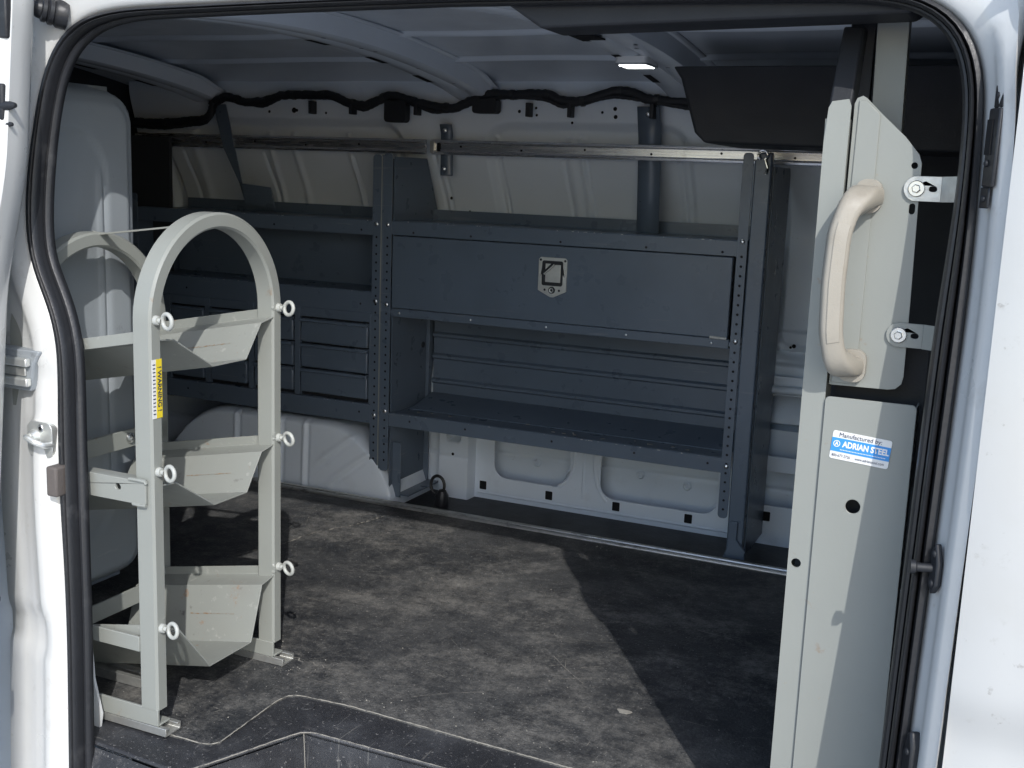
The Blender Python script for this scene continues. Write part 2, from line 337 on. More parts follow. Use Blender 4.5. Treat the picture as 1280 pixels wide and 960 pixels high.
MBw = MB().grid(NX, NZ, lambda i, j: (lambda x, z: (x, wallY(x, z), z))(-2.88+i*2.44/(NX-1), -.05+j*1.33/(NZ-1)))
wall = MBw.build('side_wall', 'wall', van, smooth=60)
MB().plate([(-1.545, -.045), (-.690, -.045), (-.690, .262), (-1.545, .262)], [rrect(-1.475, -1.215, .045, .24, .045, 8), rrect(-1.112, -.745, .032, .190, .045, 8)], XZ, 3.199, 3.203).build('pocket_panel', 'wall', wall, bevel=.003)
MB().plate([(-.686, -.045), (-.445, -.045), (-.445, .47), (-.686, .47)], [rrect(-.655, -.46, .088, .190, .035, 8), rrect(-.640, -.46, .235, .415, .05, 8)], XZ, 3.199, 3.203).build('pocket_panel', 'wall', wall, bevel=.003)
for xs in ([(-1.205, .262), (-1.200, .12), (-1.215, .075), (-1.25, .045)], [(-1.135, .262), (-1.135, .12), (-1.120, .06), (-1.09, .02)], [(-1.17, .262), (-1.168, .10), (-1.168, .02)]):
    P = smoothpts(resample([(x, 3.199, z) for x, z in xs], 30), 4); MB().sweep(P, [(-.006, -.0006), (-.003, .003), (.003, .003), (.006, -.0006)], ref=Vector((1, 0, 0))).build('pressed_rib', 'wall', wall, smooth=60)
MB().sweep([(x, 3.199, -.012) for x in (-1.53, -1.1, -.70)], [(-.006, -.0006), (0, .003), (.006, -.0006)], ref=Vector((0, 0, 1))).build('pressed_rib', 'wall', wall)
for x, z in ((-1.36, .09), (-1.245, .07), (-1.01, .10), (-.86, .085)): MB().lathe([(.004, .003), (.009, .004), (.013, .0)], (x, 3.281, z), (0, -1, 0)).build('panel_dimple', 'wall', wall)
MB().tube([(-.655, 3.195, .425), (-.60, 3.188, .432), (-.445, 3.188, .436)], .012, 12).build('panel_roll', 'wall', wall)
MB().box(-3.05, 1.35, 3.36, 3.372, -.45, 1.43).build('outer_skin', 'paint', van)
MB().box(-.441, 1.35, 3.10, 3.115, -.2, 1.43).build('cab_side', 'cabdark', van)
# punched holes, square clips, seams on the wall
hm = MB()
def wdisc(x, z, r, sx=1):
    y = 3.1980 if (z < .26 and x > -1.54) else min(wallY(x+dx*r, z+dz*r) for dx in (-1, 0, 1) for dz in (-1, 0, 1))-.0012
    hm.add([(u, y, v) for u, v in circ(x, z, r, 12, sx)], [tuple(range(12))])
for x, z, r in ((-1.505, 1.19, .005), (-1.40, 1.19, .005), (-1.345, 1.18, .004), (-1.345, 1.20, .004), (-1.14, 1.19, .004), (-1.10, 1.20, .006), (-1.10, 1.178, .006), (-1.235, 1.16, .004), (-1.68, .925, .005), (-1.62, .885, .004), (-2.30, 1.18, .005), (-2.19, 1.185, .005), (-2.08, 1.178, .004),
                (-1.78, 1.18, .005), (-1.62, 1.19, .004), (-.64, .575, .006), (-.57, .55, .006), (-.64, .48, .005), (-.58, .545, .004), (-1.60, .115, .005), (-1.50, .22, .005), (-.645, .455, .006)): wdisc(x, z, r)
wdisc(-.60, .455, .008, 1.9); wdisc(-2.20, 1.185, .009, 1.0)
for x, z in ((-1.512, .013), (-1.281, .013), (-1.057, .012), (-.828, .010), (-.598, .055)):
    y = 3.1982; hm.add([(u, y, v) for u, v in rrect(x-.012, x+.012, z-.014, z+.014, .003)], [tuple(range(24))])
q = hm.build('punched_hole', 'hole', wall, smooth=0); q['kind'] = 'stuff'
MB().prism(rrect(-1.527, -1.448, 1.180, 1.222, .01), XZ, 3.066, 3.10).build('wall_opening', 'trim', wall, bevel=.002)
MB().prism(rrect(-1.83, -1.755, 1.150, 1.215, .012), XZ, 3.07, 3.10).build('wall_clip', 'trim', wall, bevel=.003)
for x in (-1.633, -.99):
    w, z0, z1 = (.020, .995, 1.148) if x < -1.5 else (.033, .60, 1.205)
    st = MB(); st.add([(x-w, 3.118+.10*max(0, 1.12-z)*(x > -1.5)-.03*sstep(1.1, 1.2, z), z) for z in (z0, 1.0, 1.12, z1)]+[(x+w, 3.118+.10*max(0, 1.12-z)*(x > -1.5)-.03*sstep(1.1, 1.2, z), z) for z in (z0, 1.0, 1.12, z1)], [(0, 1, 5, 4), (1, 2, 6, 5), (2, 3, 7, 6)])
    o = st.build('rail_bracket', 'shelf', wall, solid=.004)
    for z in ((1.13, 1.015) if x < -1.5 else (1.185,)): bolt(wall, (x, 3.100-.012*(z > 1.15), z), .007, .005)
MB().prism([(-2.505, 1.20), (-2.455, 1.20), (-2.375, .88), (-2.255, .865), (-2.275, .935), (-2.40, .945), (-2.465, 1.06)], XZ, 3.10, 3.105).build('rear_strap', 'shelf', wall)
# wiring loom along the cant rail
hp = [(-2.86,1.138),(-2.70,1.135),(-2.517,1.150),(-2.497,1.170),(-2.49,1.208),(-2.434,1.226),(-2.372,1.206),(-2.283,1.210),(-2.214,1.230),(-2.026,1.231),(-1.97,1.205),(-1.905,1.198),(-1.808,1.234),(-1.763,1.218),(-1.66,1.198),(-1.592,1.192),(-1.495,1.236),(-1.40,1.235),(-1.295,1.238),(-1.246,1.216),(-1.192,1.216),(-1.095,1.247),(-1.052,1.246),(-.992,1.224),(-.85,1.215),(-.70,1.20)]
lp = smoothpts(resample([(x, 3.083, z) for x, z in hp], 220), 3)
lp = [p+Vector((0, random.uniform(-.001, .001), random.uniform(-.0018, .0018))) for p in lp]
MB().tube(lp, .0135, 9).build('wiring_loom', 'trim', van, smooth=60)
lq = smoothpts(resample([(x, 3.078, z-.010+.008*math.sin(x*31)) for x, z in hp], 260), 4)
MB().tube([p+Vector((0, random.uniform(-.001, .001), random.uniform(-.001, .001))) for p in lq], .006, 7).build('wiring_loom', 'trim', van, smooth=60)
for k in range(6, 214, 11):
    t = (lp[k+1]-lp[k-1]).normalized(); MB().tube([lp[k]-t*.006, lp[k]+t*.006], .0152, 9).build('tape_wrap', 'rubber', van)
for x in (-2.1, -1.95, -1.72, -1.35, -1.22, -.975):
    MB().box(x-.006, x+.006, 3.068, 3.10, 1.172, 1.212).build('loom_clip', 'trim', van, bevel=.002)
# far wheel arch
def arch(i, j):
    a = i/239; b = j/47
    x = -2.60+.90*a; s = 2*abs(a-.5)
    h = .245*max(0, 1-max(0, (s-.42)/.58)**2.0)**.62
    for c in (.32, .48, .62, .70): h += 0
    y0 = 2.935; e = .05
    if b < .5: z = -.03+(h-.02)*(b/.5); y = y0+.010*(b/.5)
    else:
        t = (b-.5)/.5; y = y0+.010+e*(1-math.cos(min(1, t*2)*math.pi/2))+max(0, t-.5)*.52; z = -.03+(h-.02)+.02*math.sin(min(1, t*2)*math.pi/2)
    for xc in (-2.30, -2.125, -2.03): y -= .006*math.exp(-((x-xc)/.006)**2)-.004*math.exp(-((x-xc-.016)/.005)**2)
    d = (x+1.93)*.62-(z-.12)*.8
    for c in (.0, .075): y -= (.006*math.exp(-((d-c)/.006)**2)-.004*math.exp(-((d-c-.014)/.005)**2))*sstep(-2.0, -1.95, x)
    return (x, y, z)
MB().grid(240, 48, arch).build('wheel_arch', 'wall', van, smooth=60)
# load floor, rear and cab enclosure
MB().box(-3.05, -.10, 1.72, 3.34, -.09, -.03).build('cargo_floor', 'mat2', van, smooth=0)
MB().box(-3.05, -1.2, 1.47, 1.72, -.09, -.031).build('cargo_floor', 'mat2', van, smooth=0)
MB().box(-2.96, -2.93, 1.44, 3.36, -.1, 1.42).build('rear_door', 'cabdark', van, smooth=0)
MB().box(-2.92, -2.66, 3.06, 3.075, .2, 1.09).build('rear_pillar_trim', 'cabdark', van)
MB().box(1.30, 1.32, 1.2, 3.36, -.62, 1.43).build('cab_front', 'cabdark', van, smooth=0)
MB().box(-.1, 1.32, 1.36, 3.36, -.30, -.28).build('cab_floor', 'cabdark', van, smooth=0)
MB().box(.0, 1.32, 1.36, 3.36, 1.30, 1.31).build('cab_headliner', 'cabdark', van, smooth=0)
MB().box(.0, 1.32, 1.405, 1.415, -.3, 1.43).build('cab_door_lining', 'cabdark', van, smooth=0)
# moulded quarter liner behind the rack
ql = MB(); qo = []
def linf(i, j):
    y = 1.40+.43*i/70; z = .10+1.05*j/150
    d = rbox(y, z, 1.0, 1.83, .13, 1.145, .07, .022); d2 = rbox(y, z, 1.0, 1.765, .20, 1.02, .09, .018)
    x = -1.70+.030*d-.0*(1-d)+.010*rbox(y, z, 1.0, 1.80, .15, 1.12, .05, .012)-.006*rbox(y, z, 1.0, 1.735, .24, 1.06, .09, .010)
    x += .012*math.exp(-((y-1.715)/.006)**2)*sstep(.28, .32, z)*sstep(1.0, .95, z)*.5
    x -= .05*(1-rbox(y, z, 1.0, 1.832, .12, 1.15, .085, .012))
    return (x, y, z)
ql.grid(71, 151, linf)
qp = ql.build('quarter_liner', 'liner', van, smooth=60)
MB().box(-1.76, -1.72, 1.40, 1.80, .16, 1.12).build('liner_core', 'liner', qp)
# header trim
MB().prism([(-.712, 1.245), (-.65, 1.206), (-.157, 1.216), (-.12, 1.245)], XZ, 1.515, 1.60).build('header_trim', 'trim', van, bevel=.004)
# step well and sill trim
sill = MB()
Pt = [(-1.47, 1.395), (-1.40, 1.385), (-1.193, 1.372), (-1.093, 1.592), (-.08, 1.602), (-.08, 1.73), (-1.22, 1.73), (-1.22, 1.50), (-1.47, 1.50)]
sill.prism(Pt, XY, -.012, -.004)
st = sill.build('sill_trim', 'step', van, bevel=.004)
well = MB(); a = [(-1.193, 1.372), (-1.093, 1.592), (-.08, 1.602)]; b = [(-1.175, 1.372), (-1.078, 1.580), (-.08, 1.590)]
well.add([(x, y, -.0125) for x, y in a]+[(x, y, -.20) for x, y in b], [(0, 1, 4, 3), (1, 2, 5, 4)])
well.add([(-1.175, 1.25, -.20), (-.08, 1.25, -.20), (-.08, 1.59, -.20), (-1.078, 1.58, -.20), (-1.175, 1.372, -.20)], [(0, 1, 2, 3, 4)])
well.add([(-1.47, 1.393, -.0125), (-1.40, 1.383, -.0125), (-1.193, 1.370, -.0125), (-1.47, 1.352, -.12), (-1.40, 1.345, -.12), (-1.18, 1.335, -.12), (-1.47, 1.34, -.30), (-1.40, 1.335, -.30), (-1.175, 1.325, -.30)], [(0, 1, 4, 3), (1, 2, 5, 4), (3, 4, 7, 6), (4, 5, 8, 7)])
well.build('step_well', 'step', st, smooth=20)
rm = MB(); rim = smoothpts(resample([(-1.19, 1.376, -.004), (-1.10, 1.580, -.004), (-1.085, 1.593, -.004), (-1.05, 1.594, -.004), (-.10, 1.603, -.004)], 120), 2)
rm.tube([p+Vector((0,0,random.uniform(-.0009,.0003))) for p in rim], .0011, 6).build('worn_edge', 'dust', st)
MB().tube([(-1.0935, 1.588, -.006), (-1.080, 1.581, -.19)], .0008, 6).build('worn_edge', 'dust', st)
MB().prism(circ(-1.145, 1.672, .017, 20), XY, -.004, -.0005).build('blanking_plug', 'step', st, bevel=.0015)
# white flange of the pillar beside the rack foot
MB().prism([(-1.48, -.03), (-1.423, -.005), (-1.418, .022), (-1.434, .086), (-1.438, .141), (-1.48, .141)], XZ, 1.428, 1.433).build('pillar_flange', 'paint', van)

# ---------- fittings on the rear jamb
def yj(z): return Yp(z)-.013
sp = MB().prism(rrect(-1.547, -1.489, .489, .552, .014), XZ, yj(.53)-.004, yj(.53)+.012).build('striker_plate', 'chrome', van, bevel=.002)
MB().tube(smoothpts(resample([(-1.532, yj(.53)+.0, .525), (-1.532, yj(.53)-.020, .527), (-1.522, yj(.53)-.028, .529), (-1.505, yj(.53)-.026, .521), (-1.495, yj(.53)-.018, .515), (-1.493, yj(.53), .514)], 30), 2), .0055, 10).build('striker_loop', 'chrome', sp)
MB().lathe([(0, .012), (.009, .010), (.012, .004), (.014, 0)], (-1.530, yj(.53)-.004, .524), (0, -1, 0)).build('striker_boss', 'chrome', sp)
for z in (.541, .500): MB().lathe([(.0035, .0006), (.006, .0012), (.007, 0)], (-1.516, yj(.53)-.004, z), (0, -1, 0)).build('rivet', 'bolt', sp)
MB().lathe([(0, .0008), (.0035, .0008)], (-1.516, yj(.53)-.004, .541), (0, -1, 0)).build('rivet_hole', 'hole', sp)
MB().box(-1.483, -1.459, yj(.46)-.020, yj(.46)+.02, .430, .483).build('rubber_buffer', 'brownrub', van, bevel=.004)
lk = MB().prism([(-1.64, .60), (-1.548, .60), (-1.540, .648), (-1.524, .672), (-1.64, .672)], XZ, yj(.64)-.002, yj(.64)+.03).build('latch_pocket', 'liner', van, bevel=.004)
for z in (.652, .617): MB().box(-1.64, -1.545, yj(.64)-.014, yj(.64)-.002, z-.0075, z+.0075).build('latch_bar', 'chrome', lk, bevel=.003)
MB().box(-1.64, -1.556, yj(.64)-.006, yj(.64)-.001, .627, .642).build('latch_tongue', 'zinc', lk, bevel=.002)
bp = MB().lathe([(0, .042), (.010, .040), (.015, .032), (.016, .026), (.020, .024), (.020, .018), (.018, .016), (.022, .013), (.022, .007), (.020, .005), (.024, 0), (.024, -.015)], (-1.512, yj(1.22)-.006, 1.240), (-.55, -.75, .15), 24).build('bump_stop', 'rubber', van, smooth=40)
MB().lathe([(0, .012), (.008, .011), (.014, .006), (.016, 0)], (-1.590, 1.352, .235), (.4, -.9, 0), 20).build('rubber_grommet', 'rubber', van)

# ---------- fittings on the front jamb (its face looks rearwards)
def jx(d): return -.056+.037*d, -.075*d
bmp = MB(); z0, z1 = 1.00, 1.12
J = Vector((.037, -.075, 0)).normalized(); JN = Vector((-.9, -.44, 0)).normalized()
def jp(d, z, h=0): return Vector((-.056, Yp(z), z))+J*d+JN*(h+.0045)
def jbox(m, d0, d1, z0, z1, h0, h1):
    vs = [jp(d, z, h) for z in (z0, z1) for (d, h) in ((d0, h0), (d1, h0), (d1, h1), (d0, h1))]
    m.add(vs, [(3, 2, 1, 0), (4, 5, 6, 7), (0, 1, 5, 4), (1, 2, 6, 5), (2, 3, 7, 6), (3, 0, 4, 7)]); return m
bf = jbox(MB(), .030, .058, 1.008, 1.098, .002, .007).build('door_buffer', 'rubber', van, bevel=.003)
jbox(MB(), .036, .058, 1.098, 1.124, .002, .005).build('buffer_tab', 'rubber', bf, bevel=.003)
jbox(MB(), .026, .048, .984, 1.008, .002, .005).build('buffer_tab', 'rubber', bf, bevel=.003)
jbox(MB(), .032, .046, 1.045, 1.085, .007, .0085).build('buffer_recess', 'hole', bf)
for z, d in ((1.112, .047), (.995, .037), (1.035, .04)): bolt(bf, jp(d, z, .005 if z != 1.035 else .0075), .004, .003, (-.9, -.44, 0), 'trim')
stk = MB().prism([(.012, .535), (.022, .522), (.034, .535), (.034, .562), (.024, .585), (.014, .575)], lambda u, v, w: tuple(jp(u, v, w)), .001, .009).build('door_striker', 'trim', van, bevel=.002)
MB().lathe([(.0055, 0), (.0055, .020), (.0085, .022), (.0085, .028), (0, .029)], jp(.020, .553, .006), (-.97, -.25, 0), 14).build('striker_pin', 'trim', stk)
for z in (.572, .536): bolt(stk, jp(.024, z, .009), .005, .003, (-.9, -.44, 0), 'trim')
gd = MB().prism([(.008, .27), (.032, .27), (.032, .335), (.024, .352), (.014, .345), (.008, .32)], lambda u, v, w: tuple(jp(u, v, w)), .001, .014).build('lower_guide', 'rubber', van, bevel=.003)
bolt(gd, jp(.022, .325, .014), .005, .003, (-.9, -.44, 0), 'trim')

# ---------- doors of the van
def fdf(i, j):
    x = -.0220+max(0, i-1)*1.1/40; z = -.45+j*1.75/140
    x += .0015
    c = .016*sstep(.435, .36, z)-.022*sstep(.37, .12, z)
    y = Yp(z)-.0795+c+.006*(1-sstep(-.02, -.013, x))
    if i == 0: y += .05; x += .003
    return (x, y, z)
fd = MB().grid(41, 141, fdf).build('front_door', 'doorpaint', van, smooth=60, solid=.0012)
MB().box(.03, 1.1, 1.385, 1.395, -.45, 1.2).build('door_frame', 'paint', fd)
def sdf(i, j):
    x = -1.490-i*.9/20; z = -.4+j*1.75/100
    y = 1.225+.10*z+.012*(1-sstep(0, .03, -1.490-x)); return (x-.035*sstep(1.02, .75, z), y, z)
sdr = MB().grid(21, 101, sdf).build('sliding_door', 'paint', van, smooth=60, solid=.0012)
ed = MB()
def edf(j, k):
    z = -.4+j*1.75/100; x = -1.490-.035*sstep(1.02, .75, z); return (x-(0, .004, .012, .03)[k], 1.225+.10*z+.012+(0, .02, .05, .07)[k], z)
ed.grid(101, 4, edf).build('door_edge', 'paint', sdr, smooth=60)
for z, h in ((1.085, .05),): MB().box(-1.515, -1.496, 1.338, 1.36, z-.028, z+.03).build('door_latch', 'trim', sdr, bevel=.004)
MB().lathe([(0, .034), (.004, .032), (.007, .020), (.009, 0), (.009, -.01)], (-1.508, 1.345, 1.080), (1, 0, .05), 10).build('locating_pin', 'trim', sdr)
MB().lathe([(0, .026), (.003, .024), (.005, .012), (.007, 0), (.007, -.01)], (-1.508, 1.345, 1.052), (1, 0, 0), 10).build('locating_pin', 'trim', sdr)
MB().box(-1.512, -1.492, 1.348, 1.362, 1.185, 1.26).build('edge_rubber', 'rubber', sdr, bevel=.003)
MB().box(-1.575, -1.527, 1.25, 1.30, .085, .135).build('door_catch', 'rubber', sdr, bevel=.006)

# ================================================================ floor mat and strip
mat_out = [(-2.90, 1.49), (-1.46, 1.458), (-1.225, 1.462), (-1.205, 1.466), (-1.196, 1.48), (-1.199, 1.55), (-1.203, 1.66), (-1.198, 1.685), (-1.18, 1.698), (-1.068, 1.706), (-.634, 1.692), (-.11, 1.70), (-.11, 2.872), (-2.90, 2.872)]
fm = MB()
fm.prism(mat_out, XY, -.029, .0)
fmo = fm.build('rubber_mat', 'mat', smooth=0); tag(fmo, 'worn black rubber mat covering the van load floor', 'mat')
edge = smoothpts(resample([(x, y, .0) for x, y in mat_out[1:-2]], 260), 1)
MB().tube([p+Vector((0, 0, random.uniform(-.0006, .0004))) for p in edge], .0011, 6).build('cut_edge', 'dust', fmo)
# split across the mat, filled with dust
def crack(pts, w, name='dusty_split'):
    P = resample(pts, 70); m = MB(); vs = []
    for i, p in enumerate(P):
        k = w*(.35+.9*random.random()*(1 if 8 < i < 62 else .3)); j = Vector((random.uniform(-.004, .004), random.uniform(-.006, .006), 0)); q = p+j; vs += [(q.x-k*.6, q.y-k, .0008), (q.x+k*.6, q.y+k, .0008)]
    m.add(vs, [(2*i, 2*i+1, 2*i+3, 2*i+2) for i in range(69)]); m.build(name, 'dust', fmo, smooth=0)
crack([Vector((-1.62, 2.83, 0)), Vector((-1.66, 2.66, 0)), Vector((-1.72, 2.55, 0)), Vector((-1.74, 2.42, 0)), Vector((-1.79, 2.28, 0))], .0045)
crack([Vector((-1.80, 1.86, 0)), Vector((-1.40, 1.85, 0)), Vector((-1.18, 1.82, 0))], .0012)
MB().prism([(-.60+.013*math.cos(a)*(1+.3*math.sin(3*a)), 1.935+.010*math.sin(a)*(1+.25*math.cos(2*a))) for a in [k*math.pi/10 for k in range(20)]], XY, .0002, .0012).build('dried_splash', 'dust', fmo, smooth=0)
sc_ = MB(); gr_ = MB()
def on_mat(x, y): return -2.6 < x < -.15 and y < 2.85 and (y > 1.72 or (x < -1.23 and y > 1.5))
for k in range(150):
    x = random.uniform(-2.2, -.2); y = random.uniform(1.52, 2.82); a = random.gauss(.5, .5) if random.random() < .6 else random.uniform(0, 6.28); L_ = random.choice((.02, .03, .05, .08, .14)); cv = random.uniform(-2.5, 2.5); w = random.uniform(.0003, .0008); pts = []
    for i in range(9):
        if on_mat(x, y): pts.append((x, y))
        x += math.cos(a)*L_/8; y += math.sin(a)*L_/8; a += cv*L_/8
    if len(pts) > 3:
        vs = []
        for i, (px, py) in enumerate(pts): ww = w*(.2+.8*random.random()); vs += [(px-math.sin(a)*ww, py+math.cos(a)*ww, .0007), (px+math.sin(a)*ww, py-math.cos(a)*ww, .0007)]
        sc_.add(vs, [(2*i, 2*i+1, 2*i+3, 2*i+2) for i in range(len(pts)-1)])
q = sc_.build('scratches', 'dust', fmo, smooth=0); q['kind'] = 'stuff'
for k in range(520):
    m_ = random.random()
    if m_ < .35: x = random.uniform(-2.4, -.2); y = 2.868-abs(random.gauss(0, .03))
    elif m_ < .55: x = random.gauss(-1.30, .06); y = random.choice((1.50, 1.80))+random.gauss(0, .03)
    elif m_ < .7: x = random.uniform(-1.15, -.15); y = 1.712+abs(random.gauss(0, .03))
    else: x = random.uniform(-2.3, -.15); y = random.uniform(1.5, 2.85)
    if on_mat(x, y):
        r_ = random.uniform(.0006, .0019); gr_.add([(x+r_, y, .0004), (x-r_*.5, y+r_*.8, .0004), (x-r_*.6, y-r_*.7, .0004), (x, y, .0004+r_)], [(0, 1, 3), (1, 2, 3), (2, 0, 3)])
q = gr_.build('grit', 'dust', fmo, smooth=0); q['kind'] = 'stuff'
asx = [(0, 0), (0, .007), (.004, .011), (.012, .011), (.014, .008), (.020, .008), (.022, .012), (.034, .012), (.038, .008), (.040, 0)]
strip = MB().prism(asx, lambda u, v, w: (w, 2.872+u, -.004+v), -2.60, -.12).build('edge_strip', 'alustrip', bevel=.0006, smooth=20)
tag(strip, 'scuffed aluminium trim strip along the far edge of the floor mat', 'trim strip')

# ================================================================ wall rails
rprof = [(0, -.022), (-.010, -.022), (-.012, -.015), (-.006, -.011), (-.006, .011), (-.012, .015), (-.010, .022), (0, .022)]
for nm, x0, x1, lab in (('aluminium_rail', -2.84, -1.70, 'slotted aluminium wall rail above the drawer shelving'), ('aluminium_rail', -1.68, -.43, 'aluminium wall rail above the locker shelving')):
    r = thing(nm, lab, 'rail', group='aluminium rails along the far wall')
    MB().prism(rprof, lambda u, v, w: (w, 3.112+u, 1.080+v), x0, x1).build('rail_channel', 'alu', r, bevel=.001, smooth=25)
    for k in range(int((x1-x0)/.2)):
        x = x0+.10+.2*k; MB().lathe([(0, .0004), (.0035, .0004)], (x, 3.1058, 1.08+(-.004 if k % 2 else .003)), (0, -1, 0), 10).build('rail_hole', 'hole', r)
    for x in ((x0+.03, x0+.10) if x0 < -2 else (x0+.025,)):
        MB().prism(slot(x, 1.08, .030, .0055, True), XZ, 3.1035, 3.1060).build('rail_slot', 'hole', r)
    MB().box(x0-.002, x0+.012, 3.098, 3.113, 1.062, 1.098).build('end_clip', 'zinc', r, bevel=.001)

# ================================================================ shelving
FY, BY = 2.95, 3.20
_perf = None
def post(parent, x0, x1, z0, z1, name='upright', holes=True):
    m = MB(); out = rrect(x0, x1, z0, z1, .010, 4)
    m.prism(out, XZ, FY-.003, FY)
    m.build(name, 'shelf', parent, bevel=.0008)
def perforations(parent, xs, z0, z1, pitch=.0254):
    m = MB(); z = z0
    while z < z1:
        for x in xs: m.add([(u, FY-.0034, v) for u, v in circ(x, z, .0036, 8)], [tuple(range(8))])
        z += pitch
    o = m.build('perforations', 'hole', parent, smooth=0); o['kind'] = 'stuff'
def shelf_tray(parent, x0, x1, zt, lip, name='shelf', yb=BY, back=.03, fy=FY):
    m = MB(); t = .0015
    pr = [(fy+.012, zt-lip), (fy, zt-lip), (fy, zt-.003), (fy+.003, zt), (fy+.022, zt), (fy+.025, zt-.004), (yb, zt-.004), (yb, zt+back), (yb+.002, zt+back), (yb+.002, zt-.006), (fy+.024, zt-.006), (fy+.021, zt-.002), (fy+.004, zt-.002), (fy+.002, zt-.004), (fy+.002, zt-lip+.002), (fy+.012, zt-lip+.002)]
    m.prism(pr, lambda u, v, w: (w, u, v), x0, x1); return m.build(name, 'shelf', parent, smooth=20)
# ---- locker unit
lock = thing('shelf_unit', 'dark grey steel shelving unit with a lockable drop door', 'shelving', group='shelving units along the far wall')
x0, x1 = -1.723, -.682
post(lock, -1.753, x0, .085, 1.055); MB().box(-1.757, -1.753, FY-.004, FY+.025, .09, 1.05).build('upright_flange', 'alu' if 0 else 'shelf', lock, bevel=.001)
perforations(lock, (-1.737,), .12, .83)
post(lock, x1, -.655, .105, 1.083); perforations(lock, (-.668,), .13, .84)
MB().prism([(-.654, .0), (-.609, .0), (-.609, 1.085), (-.640, 1.085), (-.654, 1.06)], XZ, FY+.004, FY+.030).build('corner_post', 'shelf', lock, bevel=.004)
MB().prism([(-.660, -.004), (-.600, -.004), (-.600, .02), (-.625, .05), (-.625, .10), (-.648, .10), (-.648, .03)], XZ, FY-.005, FY+.0035).build('post_foot', 'shelf', lock, bevel=.002)
MB().box(-.612, -.606, FY+.03, BY, .0, 1.05).build('end_panel', 'shelf', lock)
# left end panel follows the wall
MB().plate([(FY+.004, .0), (3.185, .0), (3.205, .30), (3.25, .52), (3.25, .84), (3.15, 1.045), (FY+.004, 1.045)], [], YZ, -1.722, -1.719).build('end_panel', 'shelf', lock)
MB().box(-1.719, -1.690, FY+.02, FY+.024, .0, .175).build('panel_flange', 'shelf', lock, bevel=.001)
MB().box(-1.7185, -1.665, FY+.03, 3.185, .004, .008).build('panel_flange', 'shelf', lock, bevel=.001)
MB().box(-1.7185, -1.700, 3.168, 3.174, .008, .222).build('panel_flange', 'shelf', lock, bevel=.001)
MB().box(-1.7185, -1.706, 3.17, 3.19, .275, .56).build('panel_flange', 'shelf', lock, bevel=.001)
shelf_tray(lock, x0, x1, .858, .042, 'top_shelf')
MB().box(x0, x1, FY-.0005, FY+.006, .836, .838).build('shelf_crease', 'shelf', lock)
shelf_tray(lock, x0, x1, .272, .042, 'bottom_shelf', back=.012)
shelf_tray(lock, x0, x1, .590, .012, 'locker_floor')
# drop door of the locker
dr = MB().box(x0+.004, x1-.008, FY-.004, FY+.012, .597, .813).build('locker_door', 'shelf', lock, bevel=.002)
MB().box(x0+.002, x1-.004, FY-.0015, FY+.010, .570, .5955).build('door_hinge_strip', 'shelf', lock, bevel=.0015)
MB().tube([(x1-.01, FY-.004, .597), (x1-.055, FY-.005, .598)], .004, 8).build('hinge_pin', 'zinc', lock)
for k in range(5): bolt(lock, (x0+.03+k*.24, FY-.0016, .582), .0035, .002)
# latch
cx, cz, fy = -1.197, .727, FY-.0045
lt = MB().plate([(cx-.043, cz+.048), (cx-.037, cz+.054), (cx+.037, cz+.054), (cx+.043, cz+.048), (cx+.043, cz-.040), (cx+.005, cz-.058), (cx-.005, cz-.058), (cx-.043, cz-.040)], [rrect(cx-.030, cx+.030, cz-.024, cz+.043, .006)], XZ, fy-.004, fy).build('door_latch', 'chrome', lock, bevel=.001)
MB().plate(rrect(cx-.0315, cx+.0315, cz-.0255, cz+.0445, .006), [rrect(cx-.0285, cx+.0285, cz-.0225, cz+.0415, .005)], XZ, fy-.0055, fy-.003).build('latch_rim', 'trim', lt)
MB().box(cx-.0285, cx+.0285, fy-.001, fy+.0005, cz-.0225, cz+.0415).build('latch_dish', 'trim', lt)
MB().prism([(cx-.022, cz-.016), (cx+.024, cz-.016), (cx+.024, cz+.034), (cx+.008, cz+.034), (cx-.022, cz+.008)], XZ, fy-.0032, fy-.0012).build('latch_paddle', 'chrome', lt, bevel=.0008)
MB().tube([(cx-.024, fy-.006, cz+.006), (cx+.006, fy-.006, cz+.034)], .003, 8).build('latch_bail', 'chrome', lt)
MB().prism([(cx-.022, cz+.036), (cx-.022, cz+.020), (cx-.006, cz+.036)], XZ, fy-.0032, fy-.0012).build('latch_corner', 'chrome', lt)
MB().lathe([(0, .004), (.006, .004), (.0095, .0035), (.010, 0)], (cx, fy-.004, cz-.038), (0, -1, 0)).build('lock_cylinder', 'trim', lt)
MB().lathe([(.0035, .0042), (.0065, .0046), (.007, .0035)], (cx, fy-.004, cz-.038), (0, -1, 0)).build('key_ring', 'chrome', lt)
MB().box(cx-.0012, cx+.0012, fy-.0088, fy-.008, cz-.043, cz-.033).build('key_slot', 'hole', lt)
for dx, dz in ((-.022, -.038), (.022, -.038), (-.037, .046), (.037, .046)): bolt(lt, (cx+dx, fy-.004, cz+dz), .0035, .0012, (0, -1, 0), 'trim')
